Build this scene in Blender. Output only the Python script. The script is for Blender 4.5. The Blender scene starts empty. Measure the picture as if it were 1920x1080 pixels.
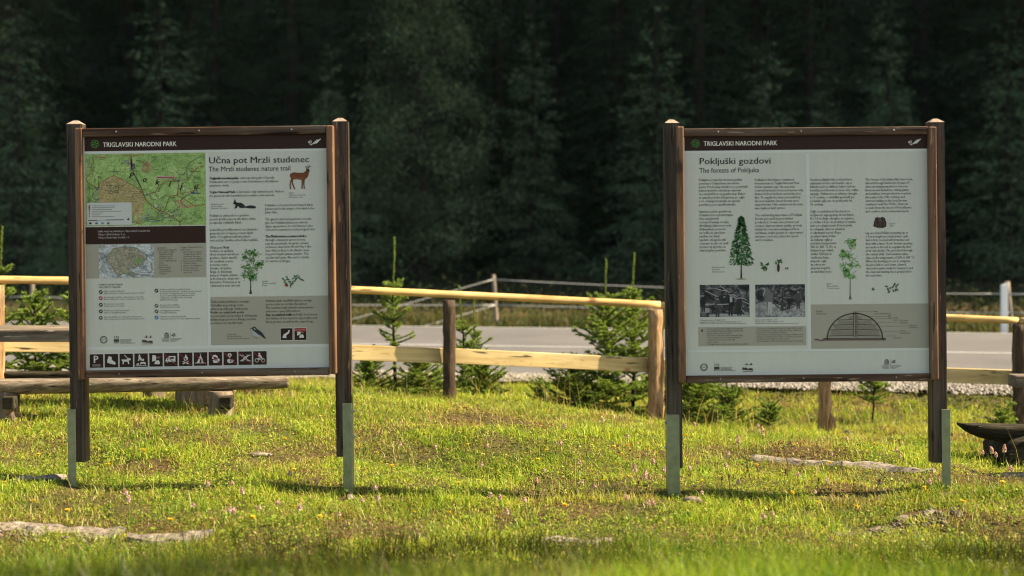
import bpy, bmesh, math, random
import numpy as np
from mathutils import Vector, Matrix, noise as mnoise

random.seed(7)
rng = np.random.default_rng(7)
PI = math.pi
R = math.radians
scene = bpy.context.scene
COL = scene.collection

# ------------------------------------------------------------------ camera, sky, sun, exposure
FP, CX, HY, CZ = 2740.0, 960.0, 440.0, 1.315       # focal length in photo pixels, photo centre, horizon row, camera height
cam = bpy.data.cameras.new("camera")
cam.sensor_width = 36.0
cam.lens = FP / 1920.0 * 36.0
cam.shift_y = -(540.0 - HY) / 1920.0
cam.clip_start, cam.clip_end = 0.1, 1000.0
cam.dof.use_dof = True
cam.dof.focus_distance = 8.5
cam.dof.aperture_fstop = 1.7
cam_ob = bpy.data.objects.new("camera", cam)
cam_ob.location = (0, 0, CZ)
cam_ob.rotation_euler = (PI / 2, 0, 0)
COL.objects.link(cam_ob)
scene.camera = cam_ob

SUN_EL, SUN_BEHIND = 41.0, 0.3
sun_dir = Vector((math.cos(R(SUN_EL)) * math.cos(R(SUN_BEHIND)), math.cos(R(SUN_EL)) * math.sin(R(SUN_BEHIND)), math.sin(R(SUN_EL))))
world = bpy.data.worlds.new("World")
scene.world = world
world.use_nodes = True
wn = world.node_tree
sky = wn.nodes.new("ShaderNodeTexSky")
sky.sky_type = 'NISHITA'
sky.sun_disc = False
sky.sun_elevation = R(SUN_EL)
sky.sun_rotation = R(90.0 - SUN_BEHIND)
sky.altitude = 1300
sky.dust_density = 3.0
sky.ozone_density = 0.4
bg = wn.nodes["Background"]
bg.inputs["Strength"].default_value = 0.082
wb = wn.nodes.new("ShaderNodeMix"); wb.data_type = 'RGBA'; wb.blend_type = 'MULTIPLY'; wb.inputs[0].default_value = 1.0
wb.inputs[7].default_value = (1.08, 1.0, 0.84, 1)            # the photograph's warm white balance
wn.links.new(sky.outputs[0], wb.inputs[6]); wn.links.new(wb.outputs[2], bg.inputs[0])
sl = bpy.data.lights.new("sun", 'SUN')
sl.energy = 5.0
sl.angle = R(0.5)
sl.color = (1.0, 0.84, 0.58)
so = bpy.data.objects.new("sun", sl)
so.rotation_euler = sun_dir.to_track_quat('Z', 'Y').to_euler()
so.location = (20, 2, 20)
COL.objects.link(so)
scene.view_settings.view_transform = 'Standard'
scene.view_settings.look = 'None'
scene.view_settings.exposure = 1.6
scene.view_settings.gamma = 1.0
scene.cycles.filter_width = 1.05
scene.cycles.max_bounces = 6
scene.cycles.transparent_max_bounces = 6


def at(px, py, d):
    """world point that stands at distance d where the photo shows pixel (px, py)"""
    return Vector(((px - CX) / FP * d, d, CZ - (py - HY) / FP * d))


# ------------------------------------------------------------------ object helpers
def tag(o, label=None, cat=None, group=None, kind=None):
    if label: o["label"] = label
    if cat: o["category"] = cat
    if group: o["group"] = group
    if kind: o["kind"] = kind
    return o


def link(name, me, parent=None, mat=None):
    o = bpy.data.objects.new(name, me)
    COL.objects.link(o)
    if parent is not None: o.parent = parent
    if mat is not None and me is not None:
        me.materials.append(mat)
    return o


def empty(name, loc, rot=(0, 0, 0)):
    o = bpy.data.objects.new(name, None)
    o.location = loc
    o.rotation_euler = rot
    o.empty_display_size = 0.1
    COL.objects.link(o)
    return o


def from_bm(name, bm, mat, parent=None, smooth=False):
    me = bpy.data.meshes.new(name)
    bm.to_mesh(me)
    bm.free()
    if smooth:
        me.polygons.foreach_set("use_smooth", [True] * len(me.polygons))
    return link(name, me, parent, mat)


def fast_mesh(name, V, F, tint=None, smooth=False):
    """mesh from arrays: V (n,3), F (m,k) one face size; tint (n,3) per vertex"""
    V = np.asarray(V, dtype=np.float32)
    F = np.asarray(F, dtype=np.int32)
    me = bpy.data.meshes.new(name)
    k = F.shape[1]
    me.vertices.add(len(V))
    me.vertices.foreach_set("co", V.ravel())
    me.loops.add(F.size)
    me.loops.foreach_set("vertex_index", F.ravel())
    me.polygons.add(len(F))
    me.polygons.foreach_set("loop_start", np.arange(0, F.size, k, dtype=np.int32))
    me.polygons.foreach_set("loop_total", np.full(len(F), k, dtype=np.int32))
    if smooth:
        me.polygons.foreach_set("use_smooth", np.ones(len(F), dtype=bool))
    if tint is not None:
        a = me.attributes.new("tint", 'FLOAT_COLOR', 'POINT')
        c = np.ones((len(V), 4), dtype=np.float32)
        c[:, :3] = tint
        a.data.foreach_set("color", c.ravel())
    me.update(calc_edges=True)
    return me


def bm_box(bm, lo, hi, bev=0.0, seg=2):
    r = bmesh.ops.create_cube(bm, size=1.0)
    vs = r["verts"]
    for v in vs:
        v.co = Vector([(lo[i] + hi[i]) / 2 + v.co[i] * (hi[i] - lo[i]) for i in range(3)])
    if bev > 0:
        es = list({e for v in vs for e in v.link_edges})
        bmesh.ops.bevel(bm, geom=es, offset=bev, segments=seg, affect='EDGES', profile=0.5)


def box(name, lo, hi, mat, parent=None, bev=0.004):
    bm = bmesh.new()
    bm_box(bm, lo, hi, bev)
    return from_bm(name, bm, mat, parent)


def log_bm(bm, pts, radii, sides=14, rough=0.0, flat=None, seed=0, sub=1, cap=True, squash=1.0):
    """round log through pts; flat = keep only what lies below this fraction of the radius (sawn upper face); rough = bark unevenness"""
    P, Q = [], []
    for i in range(len(pts) - 1):
        for s in range(sub):
            t = s / sub
            P.append(Vector(pts[i]).lerp(Vector(pts[i + 1]), t)); Q.append(radii[i] * (1 - t) + radii[i + 1] * t)
    P.append(Vector(pts[-1])); Q.append(radii[-1])
    d = (P[-1] - P[0]).normalized()
    up = Vector((0, 0, 1)) if abs(d.z) < 0.8 else Vector((0, 1, 0))
    u = d.cross(up).normalized()
    w = u.cross(d).normalized()
    rings = []
    for p, r in zip(P, Q):
        ring = []
        for k in range(sides):
            a = 2 * PI * k / sides
            off = u * math.cos(a) + w * math.sin(a) * squash
            n = mnoise.noise((p * 9 + off * 1.6) + Vector((seed * 3.1, 0, 0))) + 0.6 * mnoise.noise(p * 26 + off * 5 + Vector((0, seed * 1.7, 0)))
            off = off * r * (1 + rough * n)
            if flat is not None:
                hgt = off.dot(w)
                if hgt > flat * r:
                    off += w * (flat * r - hgt)
            ring.append(bm.verts.new(p + off))
        rings.append(ring)
    for a, b in zip(rings, rings[1:]):
        for k in range(sides):
            bm.faces.new((a[k], a[(k + 1) % sides], b[(k + 1) % sides], b[k]))
    if cap:
        bm.faces.new(rings[0][::-1])
        bm.faces.new(rings[-1])
    bmesh.ops.recalc_face_normals(bm, faces=bm.faces)


def log(name, pts, radii, mat, parent=None, **kw):
    bm = bmesh.new()
    log_bm(bm, pts, radii, **kw)
    o = from_bm(name, bm, mat, parent)
    o.data.polygons.foreach_set("use_smooth", [len(p.vertices) == 4 for p in o.data.polygons])
    return o


# ------------------------------------------------------------------ materials
def new_mat(name):
    m = bpy.data.materials.new(name)
    m.use_nodes = True
    return m, m.node_tree.nodes, m.node_tree.links, m.node_tree.nodes["Principled BSDF"]


def ramp(nodes, stops):
    r = nodes.new("ShaderNodeValToRGB")
    e = r.color_ramp.elements
    e[0].position, e[0].color = stops[0][0], (*stops[0][1], 1)
    e[1].position, e[1].color = stops[-1][0], (*stops[-1][1], 1)
    for p, c in stops[1:-1]:
        x = e.new(p); x.color = (*c, 1)
    return r


def noise_tex(nodes, links, vec, scale, detail=4, rough=0.55, dist=0.0):
    n = nodes.new("ShaderNodeTexNoise")
    n.inputs["Scale"].default_value = scale
    n.inputs["Detail"].default_value = detail
    n.inputs["Roughness"].default_value = rough
    n.inputs["Distortion"].default_value = dist
    links.new(vec, n.inputs["Vector"])
    return n


def mixc(nodes, links, fac, a, b, blend='MIX'):
    m = nodes.new("ShaderNodeMix")
    m.data_type = 'RGBA'
    m.blend_type = blend
    for sock, v in ((m.inputs[0], fac), (m.inputs[6], a), (m.inputs[7], b)):
        if hasattr(v, "is_linked"): links.new(v, sock)
        elif isinstance(v, (int, float)): sock.default_value = v
        else: sock.default_value = (*v, 1)
    return m.outputs[2]


def wood(name, c_dark, c_mid, c_light, axis='z', across=38.0, along=1.6, knot=None, rough=0.75, bump=0.35, grey=None, big=1.5, bdist=0.005, spec=0.3, kr=(0.06, 0.13), scar=None):
    m, N, L, b = new_mat(name)
    tc = N.new("ShaderNodeTexCoord")
    oi = N.new("ShaderNodeObjectInfo")
    vm = N.new("ShaderNodeVectorMath"); vm.operation = 'SCALE'
    cmb = N.new("ShaderNodeCombineXYZ")
    for i in range(3): L.new(oi.outputs["Random"], cmb.inputs[i])
    L.new(cmb.outputs[0], vm.inputs[0]); vm.inputs["Scale"].default_value = 17.0
    add = N.new("ShaderNodeVectorMath"); L.new(tc.outputs["Object"], add.inputs[0]); L.new(vm.outputs[0], add.inputs[1])
    mp = N.new("ShaderNodeMapping")
    sc = [across] * 3
    sc["xyz".index(axis)] = along
    mp.inputs["Scale"].default_value = sc
    L.new(add.outputs[0], mp.inputs["Vector"])
    n1 = noise_tex(N, L, mp.outputs[0], 1.0, 6, 0.62, 0.6)
    r1 = ramp(N, [(0.25, c_dark), (0.5, c_mid), (0.75, c_light)])
    L.new(n1.outputs[0], r1.inputs[0])
    col = r1.outputs[0]
    n2 = noise_tex(N, L, add.outputs[0], big * 2.2, 3, 0.5)
    r2 = ramp(N, [(0.3, (0.62, 0.62, 0.62)), (0.7, (1.25, 1.25, 1.25))])
    L.new(n2.outputs[0], r2.inputs[0])
    col = mixc(N, L, 0.8, col, r2.outputs[0], 'MULTIPLY')
    if grey:
        n3 = noise_tex(N, L, mp.outputs[0], 0.5, 5, 0.7)
        r3 = ramp(N, [(0.48, (0, 0, 0)), (0.68, (1, 1, 1))])
        L.new(n3.outputs[0], r3.inputs[0])
        col = mixc(N, L, r3.outputs[0], col, grey)
    if scar:
        mk2 = N.new("ShaderNodeMapping")
        s2 = [75.0] * 3
        s2["xyz".index(axis)] = 7.0
        mk2.inputs["Scale"].default_value = s2
        L.new(add.outputs[0], mk2.inputs["Vector"])
        n5 = noise_tex(N, L, mk2.outputs[0], 1.0, 2, 0.5)
        r5 = ramp(N, [(0.67, (0, 0, 0)), (0.72, (1, 1, 1))]); L.new(n5.outputs[0], r5.inputs[0])
        col = mixc(N, L, r5.outputs[0], col, scar)
        n6 = noise_tex(N, L, mk2.outputs[0], 0.55, 2, 0.5)
        r6 = ramp(N, [(0.30, (0.12, 0.12, 0.12)), (0.36, (1, 1, 1))]); L.new(n6.outputs[0], r6.inputs[0])
        col = mixc(N, L, 1.0, col, r6.outputs[0], 'MULTIPLY')
    if knot:
        vo = N.new("ShaderNodeTexVoronoi")
        mk = N.new("ShaderNodeMapping")
        ks = [4.2] * 3
        ks["xyz".index(axis)] = 2.3
        ks[1] = 0.25
        mk.inputs["Scale"].default_value = ks
        L.new(add.outputs[0], mk.inputs["Vector"]); L.new(mk.outputs[0], vo.inputs["Vector"])
        vo.inputs["Scale"].default_value = 1.3
        r4 = ramp(N, [(kr[0], (1, 1, 1)), (kr[1], (0, 0, 0))])
        L.new(vo.outputs["Distance"], r4.inputs[0])
        col = mixc(N, L, r4.outputs[0], col, knot)
    L.new(col, b.inputs["Base Color"])
    b.inputs["Roughness"].default_value = rough
    b.inputs["Specular IOR Level"].default_value = spec
    bp = N.new("ShaderNodeBump")
    bp.inputs["Strength"].default_value = bump
    bp.inputs["Distance"].default_value = bdist
    L.new(n1.outputs[0], bp.inputs["Height"]); L.new(bp.outputs[0], b.inputs["Normal"])
    return m


def speckle(name, stops, scale=30.0, rough=0.9, bump=0.5, dist=0.01, detail=6, coord="Object", big=None):
    m, N, L, b = new_mat(name)
    tc = N.new("ShaderNodeTexCoord")
    n = noise_tex(N, L, tc.outputs[coord], scale, detail, 0.65)
    r = ramp(N, stops); L.new(n.outputs[0], r.inputs[0])
    col = r.outputs[0]
    if big:
        n2 = noise_tex(N, L, tc.outputs[coord], big, 4, 0.6)
        r2 = ramp(N, [(0.3, (0.7, 0.7, 0.7)), (0.7, (1.2, 1.2, 1.2))]); L.new(n2.outputs[0], r2.inputs[0])
        col = mixc(N, L, 1.0, col, r2.outputs[0], 'MULTIPLY')
    L.new(col, b.inputs["Base Color"])
    b.inputs["Roughness"].default_value = rough
    b.inputs["Specular IOR Level"].default_value = 0.25
    bp = N.new("ShaderNodeBump"); bp.inputs["Strength"].default_value = bump; bp.inputs["Distance"].default_value = dist
    L.new(n.outputs[0], bp.inputs["Height"]); L.new(bp.outputs[0], b.inputs["Normal"])
    return m


def leaf_mat(name, trans=0.4, rough=0.55, gain=(1, 1, 1), spec=0.25):
    """foliage whose colour comes from each leaf's own tint; thin leaves let light through"""
    m, N, L, b = new_mat(name)
    at_ = N.new("ShaderNodeAttribute"); at_.attribute_name = "tint"
    col = mixc(N, L, 1.0, at_.outputs["Color"], gain, 'MULTIPLY')
    L.new(col, b.inputs["Base Color"])
    b.inputs["Roughness"].default_value = rough
    b.inputs["Specular IOR Level"].default_value = spec
    tr = N.new("ShaderNodeBsdfTranslucent")
    c2 = mixc(N, L, 1.0, col, (1.15, 1.1, 0.6), 'MULTIPLY')
    L.new(c2, tr.inputs["Color"])
    mx = N.new("ShaderNodeMixShader"); mx.inputs[0].default_value = trans
    L.new(b.outputs[0], mx.inputs[1]); L.new(tr.outputs[0], mx.inputs[2])
    L.new(mx.outputs[0], N["Material Output"].inputs["Surface"])
    return m


_ink = {}
def ink(c, rough=0.5):
    k = tuple(round(x, 3) for x in c)
    if k not in _ink:
        m, N, L, b = new_mat("printed_ink")
        b.inputs["Base Color"].default_value = (k[0] * .96, k[1] * .96, k[2] * .96, 1)
        b.inputs["Roughness"].default_value = rough
        b.inputs["Specular IOR Level"].default_value = 0.2
        _ink[k] = m
    return _ink[k]


M_post = wood("dark weathered post", (0.009, 0.006, 0.004), (0.046, 0.030, 0.019), (0.12, 0.082, 0.054), 'z', knot=(0.003, 0.002, 0.002), grey=(0.085, 0.068, 0.052), rough=0.55, spec=0.3, scar=(0.22, 0.15, 0.09))
M_endgrain = wood("bleached end grain", (0.16, 0.11, 0.08), (0.30, 0.225, 0.17), (0.42, 0.33, 0.26), 'z', across=60, along=60)
M_batten = wood("stained batten", (0.04, 0.014, 0.006), (0.16, 0.070, 0.028), (0.33, 0.17, 0.075), 'z', knot=(0.03, 0.012, 0.006), grey=(0.15, 0.10, 0.065), rough=0.5, spec=0.4, scar=(0.42, 0.26, 0.13))
M_rail = wood("stained frame rail", (0.022, 0.010, 0.005), (0.078, 0.040, 0.021), (0.17, 0.095, 0.054), 'x', knot=(0.02, 0.01, 0.006), grey=(0.15, 0.125, 0.10), scar=(0.30, 0.2, 0.12))
M_plank = wood("fresh sawn spruce", (0.36, 0.22, 0.075), (0.62, 0.46, 0.215), (0.74, 0.59, 0.33), 'x', across=22, along=1.2, scar=(0.42, 0.25, 0.09), knot=(0.36, 0.17, 0.05), bump=0.12, big=0.8)
M_pole = wood("peeled spruce pole", (0.36, 0.19, 0.06), (0.60, 0.39, 0.145), (0.70, 0.50, 0.23), 'x', across=26, along=2.2, scar=(0.34, 0.19, 0.07), knot=(0.2, 0.08, 0.03), bump=0.2)
M_barkpost = wood("barked fence post", (0.014, 0.008, 0.004), (0.055, 0.032, 0.017), (0.19, 0.12, 0.068), 'z', across=24, along=4, knot=(0.02, 0.01, 0.006), bump=1.0, bdist=0.014)
M_stripped = wood("half stripped post", (0.06, 0.026, 0.010), (0.38, 0.22, 0.10), (0.68, 0.49, 0.29), 'z', across=30, along=3, grey=(0.055, 0.03, 0.014), knot=(0.05, 0.02, 0.01), bump=1.0, bdist=0.014)
M_bench = wood("weathered log", (0.045, 0.032, 0.021), (0.17, 0.13, 0.092), (0.34, 0.28, 0.21), 'x', across=30, along=2, scar=(0.40, 0.34, 0.26), knot=(0.04, 0.03, 0.02), bump=0.9, bdist=0.010)
M_benchleg = wood("weathered stump", (0.06, 0.042, 0.028), (0.17, 0.125, 0.085), (0.33, 0.26, 0.19), 'z', across=30, along=3, knot=(0.02, 0.015, 0.01), bump=0.7)
M_darklog = wood("damp dark log", (0.008, 0.007, 0.004), (0.034, 0.029, 0.018), (0.095, 0.080, 0.052), 'x', across=26, along=2.5, scar=(0.16, 0.14, 0.10), bump=1.0, bdist=0.012, spec=0.12, rough=.95)
M_farpost = wood("grey fence post", (0.12, 0.09, 0.07), (0.24, 0.19, 0.15), (0.34, 0.28, 0.22), 'z')
M_concrete = speckle("worn concrete", [(0.3, (0.05, 0.04, 0.032)), (0.5, (0.21, 0.17, 0.135)), (0.7, (0.38, 0.315, 0.26))], 34, 0.95, 0.9, 0.012, big=5)
M_kerb = speckle("pale kerb concrete", [(0.3, (0.09, 0.075, 0.06)), (0.5, (0.25, 0.205, 0.165)), (0.7, (0.36, 0.31, 0.26))], 40, 0.95, 0.6, 0.008, big=6)
M_stone = speckle("rough stone", [(0.3, (0.10, 0.095, 0.085)), (0.55, (0.26, 0.25, 0.22)), (0.75, (0.40, 0.37, 0.33))], 40, 0.95, 0.9, 0.012)
M_trunk = speckle("spruce bark", [(0.3, (0.012, 0.010, 0.008)), (0.7, (0.035, 0.028, 0.022))], 12, 0.95, 0.8, 0.03)
M_grass = leaf_mat("grass blades", 0.45, 0.4, (1.06, 1.10, 1.0), spec=0.2)
M_herb = leaf_mat("herb leaves", 0.38, 0.5, (1.05, 1.15, 1.1), spec=0.16)
M_needle = leaf_mat("spruce needles", 0.38, 0.5, spec=0.2)
M_conifer = leaf_mat("forest needles", 0.12, 0.95, spec=0.03)
M_petal = leaf_mat("petals", 0.35, 0.6)

m, N, L, b = new_mat("galvanised bracket")
tc = N.new("ShaderNodeTexCoord")
n = noise_tex(N, L, tc.outputs["Object"], 26, 5, 0.6)
r = ramp(N, [(0.3, (0.19, 0.215, 0.13)), (0.7, (0.30, 0.33, 0.22))]); L.new(n.outputs[0], r.inputs[0])
L.new(r.outputs[0], b.inputs["Base Color"]); b.inputs["Metallic"].default_value = 0.55; b.inputs["Roughness"].default_value = 0.42
M_bracket = m
m, N, L, b = new_mat("bolt steel")
b.inputs["Base Color"].default_value = (0.35, 0.37, 0.42, 1); b.inputs["Metallic"].default_value = 0.9; b.inputs["Roughness"].default_value = 0.35
M_bolt = m
m, N, L, b = new_mat("white marker plastic")
b.inputs["Base Color"].default_value = (0.78, 0.78, 0.76, 1); b.inputs["Roughness"].default_value = 0.5
M_white = m
m, N, L, b = new_mat("white fence tape")
b.inputs["Base Color"].default_value = (0.42, 0.41, 0.39, 1); b.inputs["Roughness"].default_value = 0.6
M_tape = m
m, N, L, b = new_mat("panel laminate")
tc = N.new("ShaderNodeTexCoord")
n = noise_tex(N, L, tc.outputs["Object"], 3.0, 5, 0.6)
r = ramp(N, [(0.3, (0.56, 0.57, 0.51)), (0.7, (0.60, 0.605, 0.545))]); L.new(n.outputs[0], r.inputs[0])
mp = N.new("ShaderNodeMapping"); mp.inputs["Scale"].default_value = (26, 1, 1.3); L.new(tc.outputs["Object"], mp.inputs["Vector"])
n2 = noise_tex(N, L, mp.outputs[0], 1.0, 6, 0.7)                          # run-off streaks and dust
r2 = ramp(N, [(0.35, (0.972, 0.97, 0.96)), (0.6, (1.012, 1.012, 1.012))]); L.new(n2.outputs[0], r2.inputs[0])
n3 = noise_tex(N, L, tc.outputs["Object"], 9.0, 4, 0.6)
r3 = ramp(N, [(0.3, (0.3, 0.3, 0.3)), (0.7, (0.55, 0.55, 0.55))]); L.new(n3.outputs[0], r3.inputs[0]); L.new(r3.outputs[0], b.inputs["Roughness"])
L.new(mixc(N, L, 1.0, r.outputs[0], r2.outputs[0], 'MULTIPLY'), b.inputs["Base Color"]); b.inputs["Specular IOR Level"].default_value = 0.35
M_panel = m
# ------------------------------------------------------------------ terrain
_ctrl = [(-2.3, 7.5, .02), (-.85, 7.5, -.03), (.83, 7.5, -.055), (2.2, 7.5, -.01), (-6, 7.5, .03), (6, 7.5, -.03), (-11, 8, .05), (11, 8, -.05),
         (-5, 6.55, -.02), (-2.4, 6.6, -.03), (-1, 6.65, -.03), (.4, 6.7, -.04), (2.3, 6.9, -.03), (5, 6.9, -.03),
         (-5, 6.1, -.16), (-2.2, 6.1, -.17), (-1, 6.05, -.12), (0, 6.0, -.10), (1.2, 6.0, -.10), (2.2, 6.2, -.13), (5, 6.2, -.12),
         (-5, 5.1, .06), (-2, 5.1, .05), (-.8, 5.1, .07), (.8, 5.1, .07), (2, 5.1, .04), (5, 5.1, .06),
         (-4, 4.3, .22), (-1.6, 4.3, .235), (-.4, 4.3, .26), (.5, 4.3, .235), (1.4, 4.3, .225), (4, 4.3, .22),
         (-4, 3.3, .26), (0, 3.3, .28), (4, 3.3, .26), (-6, 0, 0), (0, 0, 0), (6, 0, 0), (-11, -5, -.1), (0, -5, -.1), (11, -5, -.1),
         (-3.2, 9.3, .11), (-1.9, 9.4, .115), (-.6, 9.4, .09), (.3, 9.4, .05), (1.2, 9.5, -.03), (2.2, 9.4, -.07), (3.1, 9.0, -.08), (6, 9.2, -.10), (-8, 9.5, .12),
         (-4.5, 11, .08), (-2, 11.4, .04), (-.51, 11.9, -.02), (1.21, 12.4, -.29), (2.63, 12.3, -.37), (4.25, 12.2, -.37), (8, 12, -.38), (-8, 11, .08),
         (-5, 13.6, -.06), (-2, 13.8, -.12), (0, 13.8, -.24), (2.5, 13.6, -.33), (5, 13.4, -.33), (9, 13, -.33),
         (-6, 16, -.15), (0, 15.4, -.17), (5, 14.4, -.18), (-8, 24.5, -.18), (0, 23.5, -.18), (8, 22.5, -.18), (-10, 32, -.1), (0, 32, -.1), (10, 32, -.1), (12, 18, -.15), (-12, 18, -.15)]
_c = np.array(_ctrl)


def _u(r2):
    return 0.5 * r2 * np.log(np.maximum(r2, 1e-9))


_A = _c[:, :2]
_n = len(_A)
_K = _u(((_A[:, None] - _A[None]) ** 2).sum(-1)) + np.eye(_n) * 0.004
_P = np.c_[np.ones(_n), _A]
_M = np.block([[_K, _P], [_P.T, np.zeros((3, 3))]])
_w = np.linalg.solve(_M, np.r_[_c[:, 2], np.zeros(3)])


def sstep(a, b_, x):
    t = np.clip((x - a) / (b_ - a), 0, 1)
    return t * t * (3 - 2 * t)


def bumps(x, y):
    return (0.012 * np.sin(x * 3.1 + 1.7 * np.sin(y * 2.3)) + 0.012 * np.sin(y * 4.3 + 1.3 * np.sin(x * 2.9 + 1)) + 0.007 * np.sin(x * 8.7 + y * 3.1) * np.sin(y * 7.9 - x * 2.3))


ROAD_K = 0.185
def road_s(x, y):
    return y + ROAD_K * x


def ground_z(x, y):
    x = np.atleast_1d(np.asarray(x, float)); y = np.atleast_1d(np.asarray(y, float))
    xc, yc = np.clip(x, -11, 11), np.clip(y, -5, 32)
    z = np.zeros(x.shape)
    for k in range(_n):
        z += _w[k] * _u((xc - _A[k, 0]) ** 2 + (yc - _A[k, 1]) ** 2)
    z += _w[_n] + _w[_n + 1] * xc + _w[_n + 2] * yc
    s = road_s(x, y)
    near = sstep(3.5, 4.5, y) * (1 - sstep(13.2, 14.2, s))
    z += 1.9 * near * bumps(x, y)
    onroad = sstep(13.6, 15.2, s) * (1 - sstep(23.0, 24.6, s))
    z = z * (1 - onroad) + (-0.165) * onroad
    z += 0.34 * np.maximum(y - 46, 0) * sstep(46, 60, y)
    z += 155 * sstep(42, 98, x) * sstep(26.5, 36, y)  # unseen ridge at the right, added to keep the sun off the wood
    return z


def gz(x, y):
    return float(ground_z([x], [y])[0])


xs = np.unique(np.r_[np.linspace(-160, -12, 38), np.linspace(-12, -5, 40), np.linspace(-5, 5, 200), np.linspace(5, 12, 40), np.linspace(12, 160, 38)])
ys = np.unique(np.r_[np.linspace(-60, 2, 20), np.linspace(2, 14, 240), np.linspace(14, 32, 90), np.linspace(32, 190, 60)])
GX, GY = np.meshgrid(xs, ys)
GZ = ground_z(GX.ravel(), GY.ravel())
nx, ny = len(xs), len(ys)
idx = np.arange(nx * ny).reshape(ny, nx)
F = np.stack([idx[:-1, :-1], idx[:-1, 1:], idx[1:, 1:], idx[1:, :-1]], -1).reshape(-1, 4)
me = fast_mesh("ground", np.c_[GX.ravel(), GY.ravel(), GZ], F, smooth=True)
m, N, L, b = new_mat("meadow soil")
tc = N.new("ShaderNodeTexCoord")
n1 = noise_tex(N, L, tc.outputs["Object"], 28, 8, 0.7)
r1 = ramp(N, [(0.3, (0.035, 0.034, 0.012)), (0.5, (0.075, 0.078, 0.024)), (0.7, (0.13, 0.11, 0.045))]); L.new(n1.outputs[0], r1.inputs[0])
n2 = noise_tex(N, L, tc.outputs["Object"], 1.3, 4, 0.6)
r2 = ramp(N, [(0.40, (0, 0, 0)), (0.62, (1, 1, 1))]); L.new(n2.outputs[0], r2.inputs[0])
c = mixc(N, L, r2.outputs[0], r1.outputs[0], (0.10, 0.06, 0.03))
sx = N.new("ShaderNodeSeparateXYZ"); L.new(tc.outputs["Object"], sx.inputs[0])
mr = N.new("ShaderNodeMapRange"); mr.inputs[1].default_value = 27; mr.inputs[2].default_value = 33; L.new(sx.outputs[1], mr.inputs[0])
c = mixc(N, L, mr.outputs[0], c, (0.028, 0.026, 0.014))          # needle litter under the forest
L.new(c, b.inputs["Base Color"]); b.inputs["Roughness"].default_value = 1.0; b.inputs["Specular IOR Level"].default_value = 0.1
bp = N.new("ShaderNodeBump"); bp.inputs["Strength"].default_value = 0.8; bp.inputs["Distance"].default_value = 0.02
L.new(n1.outputs[0], bp.inputs["Height"]); L.new(bp.outputs[0], b.inputs["Normal"])
tag(link("ground", me, None, m), kind="structure")

# road: one sheet, its cross section slightly crowned, with frayed edges
m, N, L, b = new_mat("asphalt")
tc = N.new("ShaderNodeTexCoord")
n1 = noise_tex(N, L, tc.outputs["Object"], 60, 8, 0.75)
r1 = ramp(N, [(0.3, (0.065, 0.061, 0.060)), (0.55, (0.13, 0.122, 0.12)), (0.75, (0.26, 0.245, 0.24))]); L.new(n1.outputs[0], r1.inputs[0])
n2 = noise_tex(N, L, tc.outputs["Object"], 0.7, 4, 0.6)
r2 = ramp(N, [(0.3, (0.78, 0.78, 0.78)), (0.7, (1.15, 1.15, 1.15))]); L.new(n2.outputs[0], r2.inputs[0])
L.new(mixc(N, L, 1.0, r1.outputs[0], r2.outputs[0], 'MULTIPLY'), b.inputs["Base Color"]); b.inputs["Roughness"].default_value = 0.8
bp = N.new("ShaderNodeBump"); bp.inputs["Strength"].default_value = 0.7; bp.inputs["Distance"].default_value = 0.006
L.new(n1.outputs[0], bp.inputs["Height"]); L.new(bp.outputs[0], b.inputs["Normal"])
M_road = m


def strip(name, s0, s1, z, mat, x0=-70.0, x1=70.0, n=560, ragged=0.0, crown=0.0, kind="structure"):
    X = np.linspace(x0, x1, n)
    rows = np.linspace(0, 1, 7)
    V = []
    for k, t in enumerate(rows):
        jit = ragged * (np.sin(X * 9.1 + k) * 0.4 + np.sin(X * 3.3 + 2 * k) * 0.3 + rng.normal(0, 0.35, n)) if k in (0, 6) else 0
        V.append(np.c_[X, s0 + (s1 - s0) * t - ROAD_K * X + jit, np.full(n, z) + crown * (1 - (2 * t - 1) ** 2)])
    V = np.concatenate(V)
    I = np.arange(n * 7).reshape(7, n)
    F = np.stack([I[:-1, :-1], I[:-1, 1:], I[1:, 1:], I[1:, :-1]], -1).reshape(-1, 4)
    return tag(link(name, fast_mesh(name, V, F, smooth=True), None, mat), kind=kind)


strip("road", 15.3, 22.9, -0.135, M_road, ragged=0.05, crown=0.02)
M_line = speckle("worn road paint", [(0.35, (0.22, 0.215, 0.21)), (0.6, (0.60, 0.59, 0.57))], 40, 0.7, 0.2, 0.002)
strip("road_centre_line", 18.66, 18.76, -0.1106, M_line, n=700)
strip("road_edge_line", 22.6, 22.7, -0.125, M_line, ragged=0.0)
def s_edge(x):
    return np.clip(14.85 - .12 * np.asarray(x, float), 14.1, 15.15)


M_gravelbed = speckle("crushed limestone bed", [(0.3, (0.12, 0.105, 0.09)), (0.6, (0.30, 0.27, 0.24))], 25, 0.95, 1.0, 0.02)
GB = strip("gravel_shoulder_bed", 14.6, 15.42, -0.148, M_gravelbed, x0=-30, x1=30, ragged=0.1)
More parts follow.
